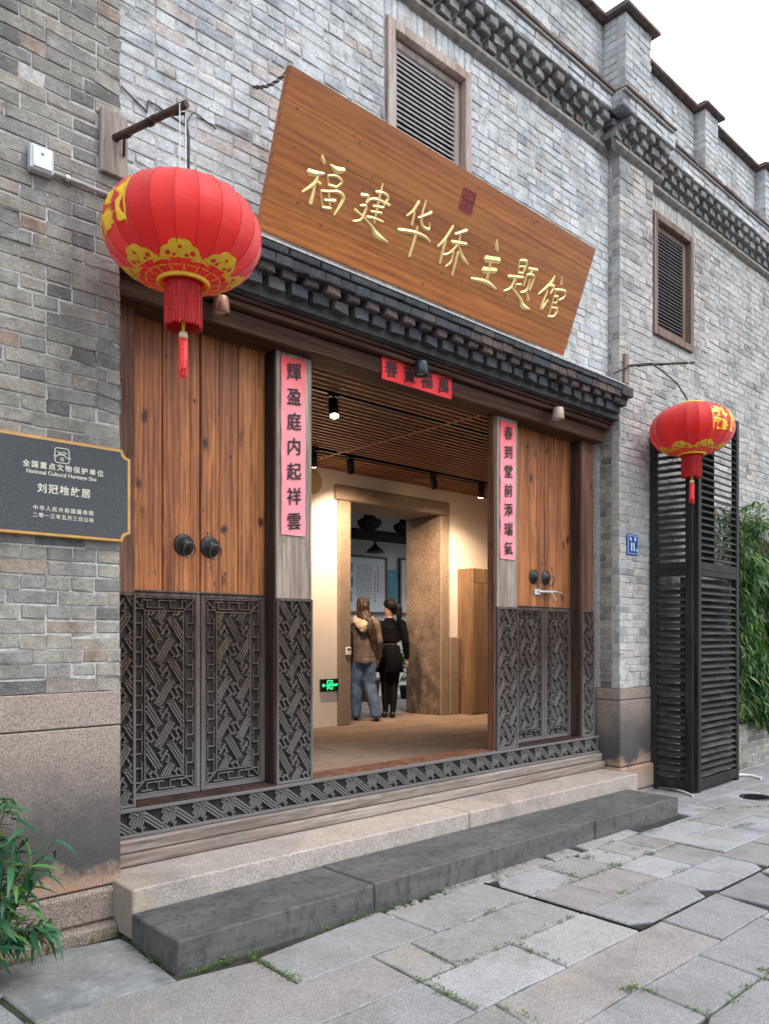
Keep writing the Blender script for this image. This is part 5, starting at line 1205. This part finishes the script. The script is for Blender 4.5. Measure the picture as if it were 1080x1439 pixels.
# indoor dried plant by the left post and courtyard pots
DP=thing('dried_plant',(5.0,2.9,FZ),'dry narrow-leaved plant standing inside by the left post','plant')
random.seed(51); sp=[((4.96+random.gauss(0,.10),2.9+random.gauss(0,.08),random.uniform(1.15,1.55)),.03,3,(-.7,.5),None) for _ in range(7)]
plant(DP,sp,M_dry:=leafm('dry_leaf',(.16,.10,.035),(.22,.14,.05),(.12,.12,.03)),60,.34,.03,3)
MB().tube([(4.96,2.9,FZ+.3),(4.97,2.9,1.5)],.010,6).tube([(4.96,2.9,FZ+.3),(5.05,2.86,1.35)],.007,6).build('stems',M_stem,DP)
MB().lathe([(0,0),(.11,0),(.15,.3),(.13,.3),(0,.28)],(4.96,2.9,FZ),20).build('pot',M_black,DP)
for (x,y,r,h,mt,lb,top) in ((8.75,5.75,.20,.36,M_terra,'terracotta planter with a low plant in the courtyard between the two women',.42),(9.62,5.7,.15,.20,M_black,'bushy green potted plant in the courtyard beside the right jamb',.75),(7.95,5.6,.15,.22,M_black,'green potted plant in the courtyard beside the left stone jamb',.9)):
    t=thing('potted_plant',(x,y,FZ),lb,'plant'); MB().lathe([(0,0),(r*.8,0),(r,h),(r*1.05,h),(r*1.05,h+.03),(r*.9,h+.03),(r*.88,h-.02),(0,h-.03)],(x,y,FZ-.01),20).build('pot',mt,t)
    plant(t,[((x+random.gauss(0,r*.6),y+random.gauss(0,r*.5),FZ+h+random.uniform(0.0,top-.1)),.04,5,(-.9,.9),None) for _ in range(22 if top>.5 else 8)],M_leafn,40,.20,.04,int(x*10))
# ------------------------------------------------------------------ people
def skin(nodes,edges,root,M,sub=.009,fold=0,fq=(9,9,3)):
    # tapered limbs between joints, fused into one continuous surface
    SV=[];SF=[]
    def ell(c,r,n=12,m=8):
        k=len(SV)
        for i in range(m+1):
            ph=PI*i/m-PI/2
            for j in range(n): SV.append((c[0]+r[0]*math.cos(ph)*math.cos(2*PI*j/n),c[1]+r[1]*math.cos(ph)*math.sin(2*PI*j/n),c[2]+r[2]*math.sin(ph)))
        for i in range(m):
            for j in range(n): SF.append((k+i*n+j,k+i*n+(j+1)%n,k+(i+1)*n+(j+1)%n,k+(i+1)*n+j))
    def rad(r): return (r,r,r) if not isinstance(r,tuple) else (r[0],r[1],(r[0]+r[1])/2 if len(r)<3 else r[2])
    for a_,b_ in edges:
        pa,ra=Vector(nodes[a_][0]),rad(nodes[a_][1]); pb,rb=Vector(nodes[b_][0]),rad(nodes[b_][1]); L=(pb-pa).length; st=max(2,int(L/(min(min(ra[:2]),min(rb[:2]))*.35+.002))+1); st=min(st,24)
        for i in range(st+1):
            t=i/st; ell(pa.lerp(pb,t),[ra[j]+(rb[j]-ra[j])*t for j in range(3)])
    me=bpy.data.meshes.new('sk'); me.from_pydata(SV,[],SF); o=bpy.data.objects.new('sk',me); col.objects.link(o)
    r=o.modifiers.new('r','REMESH'); r.mode='VOXEL'; r.voxel_size=sub; r.use_smooth_shade=True
    q=o.modifiers.new('s','SMOOTH'); q.iterations=4; q.factor=.5
    bpy.context.view_layer.update(); m2=bpy.data.meshes.new_from_object(o.evaluated_get(bpy.context.evaluated_depsgraph_get()))
    mb=MB()
    if fold:
        for v,nn in [(v,v.normal.copy()) for v in m2.vertices]:
            q=Vector((v.co.x*fq[0],v.co.y*fq[1],v.co.z*fq[2])); v.co=v.co+nn*fold*(noise.noise(q)+.5*noise.noise(q*2.3))
    mb.add([tuple(M@v.co) for v in m2.vertices],[tuple(p.vertices) for p in m2.polygons],True)
    bpy.data.objects.remove(o); bpy.data.meshes.remove(m2); return mb
def chain(*ks): return list(zip(ks[:-1],ks[1:]))
M_skin=simple('skin',(.52,.31,.22),.55,0,.04); M_hairb=simple('brown_hair',(.050,.026,.016),.42,0,.5,40); M_hairk=simple('black_hair',(.012,.010,.010),.38,0,.4,40)
M_jacket=simple('taupe_jacket',(.14,.10,.082),.8,0,.25,9); M_hood=simple('cream_hood',(.62,.47,.32),.9,0,.1,12); M_jean=simple('blue_denim',(.075,.125,.20),.85,0,.35,10); M_blk=simple('black_knit',(.0045,.0045,.006),.95,0,.3,20); M_bag=simple('black_bag',(.012,.013,.016),.4); M_shoe=simple('dark_shoe',(.02,.022,.028),.5); M_tights=simple('black_tights',(.008,.006,.006),.7)
for _m in (M_blk,M_tights,M_hairk): _m.node_tree.nodes['Principled BSDF'].inputs['Specular IOR Level'].default_value=.12
def hand(nd,ed,wrist,side,dirv,key):
    w=Vector(wrist); d=Vector(dirv).normalized(); s=Vector((0,1,0))
    nd['palm'+key]=(w+d*.045,(.026,.015)); ed.append(('wr'+key,'palm'+key))
    for i,(o,l) in enumerate(((-.024,.062),(-.008,.072),(.008,.068),(.023,.055))):
        a=w+d*.075+s*o; b=a+d*l*.55+Vector((-side*.006,0,0)); c=a+d*l+Vector((-side*.018,0,0))
        nd['f%d'%i+key]=(a,.0095); nd['g%d'%i+key]=(b,.0085); nd['h%d'%i+key]=(c,.007); ed+=[('palm'+key,'f%d'%i+key)]+chain('f%d'%i+key,'g%d'%i+key,'h%d'%i+key)
    nd['t'+key]=(w+d*.035+s*.034,.0095); nd['u'+key]=(w+d*.065+s*.046+Vector((-side*.01,0,0)),.0085); ed+=[('palm'+key,'t'+key),('t'+key,'u'+key)]
def person(loc,face,label,S,pose):
    t=thing('person',loc,label,'person')
    M=Matrix.Translation(loc)@Matrix.Rotation(face,4,'Z')@Matrix.Diagonal((S,S,S,1))
    ht=pose['head']; H=Matrix.Rotation(ht,4,'Z'); hc=Vector((0,.012,0))
    def hp(x,y,z): v=H@Vector((x,y,0)); return (v.x,v.y+.01,z)
    nd={'pel':((0,0,.88),(.125,.095)),'wai':((0,.005,1.0),(.105,.08)),'che':((0,0,1.16),(.13,.09)),'nb':((0,-.005,1.30),(.075,.06)),'nk':((0,.0,1.37),.046),'hd':(hp(0,0,1.45),(.070,.082)),'hm':(hp(0,-.008,1.515),(.078,.090)),'ht':(hp(0,-.005,1.565),(.055,.065)),
        'chin':(hp(0,.055,1.418),.028),'nose':(hp(0,.092,1.475),.012)}
    ed=chain('pel','wai','che','nb','nk','hd','hm','ht')+[('hd','chin'),('hd','nose')]
    for s_,k in ((-1,'L'),(1,'R')):
        el,wr=pose['arm'+k]; kn,an,toe=pose['leg'+k]
        nd['sh'+k]=((s_*.15,0,1.27),.052); nd['el'+k]=(el,.038); nd['wr'+k]=(wr,.024); ed+=[('che','sh'+k)]+chain('sh'+k,'el'+k,'wr'+k)
        nd['hi'+k]=((s_*.085,0,.80),.085); nd['kn'+k]=(kn,.058); nd['an'+k]=(an,.036); nd['to'+k]=(toe,.030); ed+=[('pel','hi'+k)]+chain('hi'+k,'kn'+k,'an'+k,'to'+k)
        hand(nd,ed,wr,s_,(Vector(wr)-Vector(el)),k)
    skin(nd,ed,'pel',M,.0075).build('body',M_skin if not pose.get('tights') else M_skin,t)
    # eyes and ears
    for s_ in (-1,1):
        MB().lathe([(0,.010),(.008,.006),(.010,0),(.008,-.006),(0,-.010)],M@Vector(hp(s_*.028,.078,1.497)),8).build('eye',M_wh,t)
    return t,M,hp
# woman with long hair
pA={'head':R(-12),'armL':((-.215,-.03,1.04),(-.20,.06,.84)),'armR':((.20,-.02,1.03),(.20,.06,.82)),
    'legL':((-.10,-.01,.47),(-.10,-.05,.07),(-.10,.07,.035)),'legR':((.075,.02,.46),(.17,-.20,.075),(.17,-.08,.04))}
LOC=(6.72,3.56,FZ); T1,M1,hp1=person(LOC,R(-41),'woman with long brown hair in taupe jacket with cream hood and wide blue jeans',.985,pA)
skin({'a':((0,0,1.05),(.155,.12)),'b':((0,0,1.20),(.16,.12)),'c':((0,-.005,1.30),(.10,.075)),'d':((0,0,.92),(.165,.125)),'e':((0,-.005,.80),(.18,.135,.05)),'f':((0,-.01,.76),(.175,.13,.03)),
      'sl':((-.165,0,1.265),.068),'ell':((-.22,-.03,1.04),.062),'wl':((-.205,.055,.86),.050),'sr':((.165,0,1.265),.068),'elr':((.205,-.02,1.03),.062),'wrr':((.205,.055,.84),.05)},
     chain('f','e','d','a','b','c')+[('b','sl'),('b','sr')]+chain('sl','ell','wl')+chain('sr','elr','wrr'),'a',M1,.009,.016,(11,11,4)).build('jacket',M_jacket,T1)
skin({'a':((-.10,.0,1.33),.045),'b':((-.085,-.085,1.29),.055),'c':((0,-.13,1.235),.078),'d':((.085,-.085,1.29),.055),'e':((.10,.0,1.33),.045),'f':((0,-.10,1.30),.06),'g':((.0,.04,1.32),.05)},chain('a','b','c','d','e')+[('c','f')],'c',M1,.009,.016,(14,14,14)).build('hood',M_hood,T1)
skin({'p':((0,0,.86),(.14,.11)),'hl':((-.085,0,.76),.10),'kl':((-.10,-.01,.46),.088),'al':((-.10,-.055,.07),(.07,.075,.05)),'hr':((.085,0,.76),.10),'kr':((.085,.01,.46),.088),'ar':((.17,-.20,.075),(.07,.075,.05))},[('p','hl'),('p','hr')]+chain('hl','kl','al')+chain('hr','kr','ar'),'p',M1,.009,.014,(12,12,7)).build('jeans',M_jean,T1)
for (x,y) in ((-.10,-.02),(.17,-.16)): skin({'h':((x,y-.05,.04),(.04,.038)),'m':((x,y+.04,.035),(.043,.030)),'t':((x,y+.12,.03),(.040,.024))},chain('h','m','t'),'h',M1).build('shoe',M_shoe,T1)
skin({'t':(hp1(0,-.010,1.545),(.088,.098,.085)),'m':(hp1(0,-.03,1.50),(.092,.090,.08)),'n':(hp1(0,-.045,1.42),(.092,.065,.06)),'s':((.045,-.125,1.32),(.075,.045,.05)),'b':((.095,-.145,1.20),(.065,.040)),'c':((.135,-.13,1.07),(.055,.032)),'d':((.15,-.11,.94),(.03,.018))},chain('t','m','n','s','b','c','d'),'m',M1,.007,.014,(38,38,3.5)).build('hair',M_hairb,T1)
skin({'a':((-.19,-.09,1.12),(.06,.075)),'b':((-.20,-.10,1.0),(.075,.10)),'c':((-.19,-.09,.86),(.07,.09))},chain('a','b','c'),'b',M1).tube([M1@Vector(p) for p in ((-.19,-.08,1.18),(-.14,-.09,1.28),(-.10,-.02,1.36),(-.10,.09,1.27))],.014,8).build('shoulder_bag',M_bag,T1)
# woman with ponytail
pB={'head':R(48),'armL':((-.20,.0,1.03),(-.17,.12,.86)),'armR':((.215,-.02,1.03),(.235,.03,.80)),'tights':1,
    'legL':((-.065,.0,.46),(-.055,-.03,.07),(-.085,.09,.035)),'legR':((.065,.02,.46),(.045,-.06,.07),(.05,.06,.035))}
LOC2=(7.19,3.56,FZ); T2,M2,hp2=person(LOC2,R(-43),'woman with black ponytail in black sweater and short black skirt, looking left',.985,pB)
skin({'z':((0,0,1.035),(.150,.125,.03)),'a':((0,0,1.08),(.150,.125,.06)),'b':((0,0,1.20),(.158,.120,.08)),'c':((0,-.005,1.315),(.085,.07,.05)),'sl':((-.165,0,1.27),.066),'ell':((-.205,0,1.03),.058),'wl':((-.175,.11,.88),.045),'sr':((.165,0,1.27),.066),'elr':((.22,-.02,1.03),.058),'wrr':((.236,.025,.83),.042)},
     chain('z','a','b','c')+[('b','sl'),('b','sr')]+chain('sl','ell','wl')+chain('sr','elr','wrr'),'a',M2,.009,.012,(13,13,6)).build('sweater',M_blk,T2)
MB().lathe([(.11,.985),(.142,.97),(.170,.80),(.195,.62),(.19,.615),(.14,.80)],(0,0,0),28,M=M2@Matrix.Diagonal((1,.82,1,1)),rad=lambda a,i:1+.03*math.sin(a*9)*(i/3)).build('skirt',M_blk,T2)
skin({'p':((0,0,.80),(.125,.10)),'hl':((-.075,0,.72),.086),'kl':((-.065,0,.46),.062),'cl':((-.06,-.02,.30),.055),'al':((-.055,-.03,.08),.040),'hr':((.075,0,.72),.086),'kr':((.065,.02,.46),.062),'cr':((.055,-.02,.30),.055),'ar':((.045,-.06,.08),.040)},[('p','hl'),('p','hr')]+chain('hl','kl','cl','al')+chain('hr','kr','cr','ar'),'p',M2).build('tights',M_tights,T2)
for (x,y) in ((-.06,-.02),(.045,-.05)): skin({'h':((x,y-.035,.045),(.036,.042)),'m':((x-.01,y+.05,.04),(.042,.035)),'t':((x-.02,y+.13,.03),(.040,.026))},chain('h','m','t'),'h',M2).build('shoe',M_shoe,T2)
skin({'t':(hp2(0,-.012,1.548),(.086,.096,.082)),'m':(hp2(0,-.028,1.51),(.088,.088,.08)),'n':(hp2(0,-.045,1.45),(.078,.055,.05)),'q':(hp2(0,-.13,1.53),.035),'r':(hp2(.0,-.17,1.49),.045),'s':(hp2(.0,-.175,1.38),.042),'u':(hp2(.0,-.16,1.28),.022)},chain('t','m','n')+chain('m','q','r','s','u'),'m',M2,.007,.012,(38,38,4)).build('hair',M_hairk,T2)
MB().lathe([(.0,.01),(.032,.01),(.034,0),(.032,-.01),(0,-.01)],(0,0,0),12,M=M2@Matrix.Translation(hp2(0,-.125,1.53))).build('hair_band',M_wh,T2)
GR={'lantern':'red lanterns hanging before the gate','bracket':'lantern brackets','spotlight':'track spotlights in the hall','downlight':'downlights under the eave','person':'women in the stone doorway','display board':'display boards on the courtyard wall','chain':'chains of the name board','light track':'lighting tracks on the hall ceiling','couplet':'paper couplets on the gate posts','step':'steps before the gate'}
for o in list(sc.objects):
    if o.parent is None and o.get('category') in GR: o['group']=GR[o['category']]
    if o.parent is None and o.get('category')=='plant' and o.name.startswith('potted_plant'): o['group']='potted plants in the courtyard'
# drop anything unused
for me in list(bpy.data.meshes):
    if me.users==0: bpy.data.meshes.remove(me)
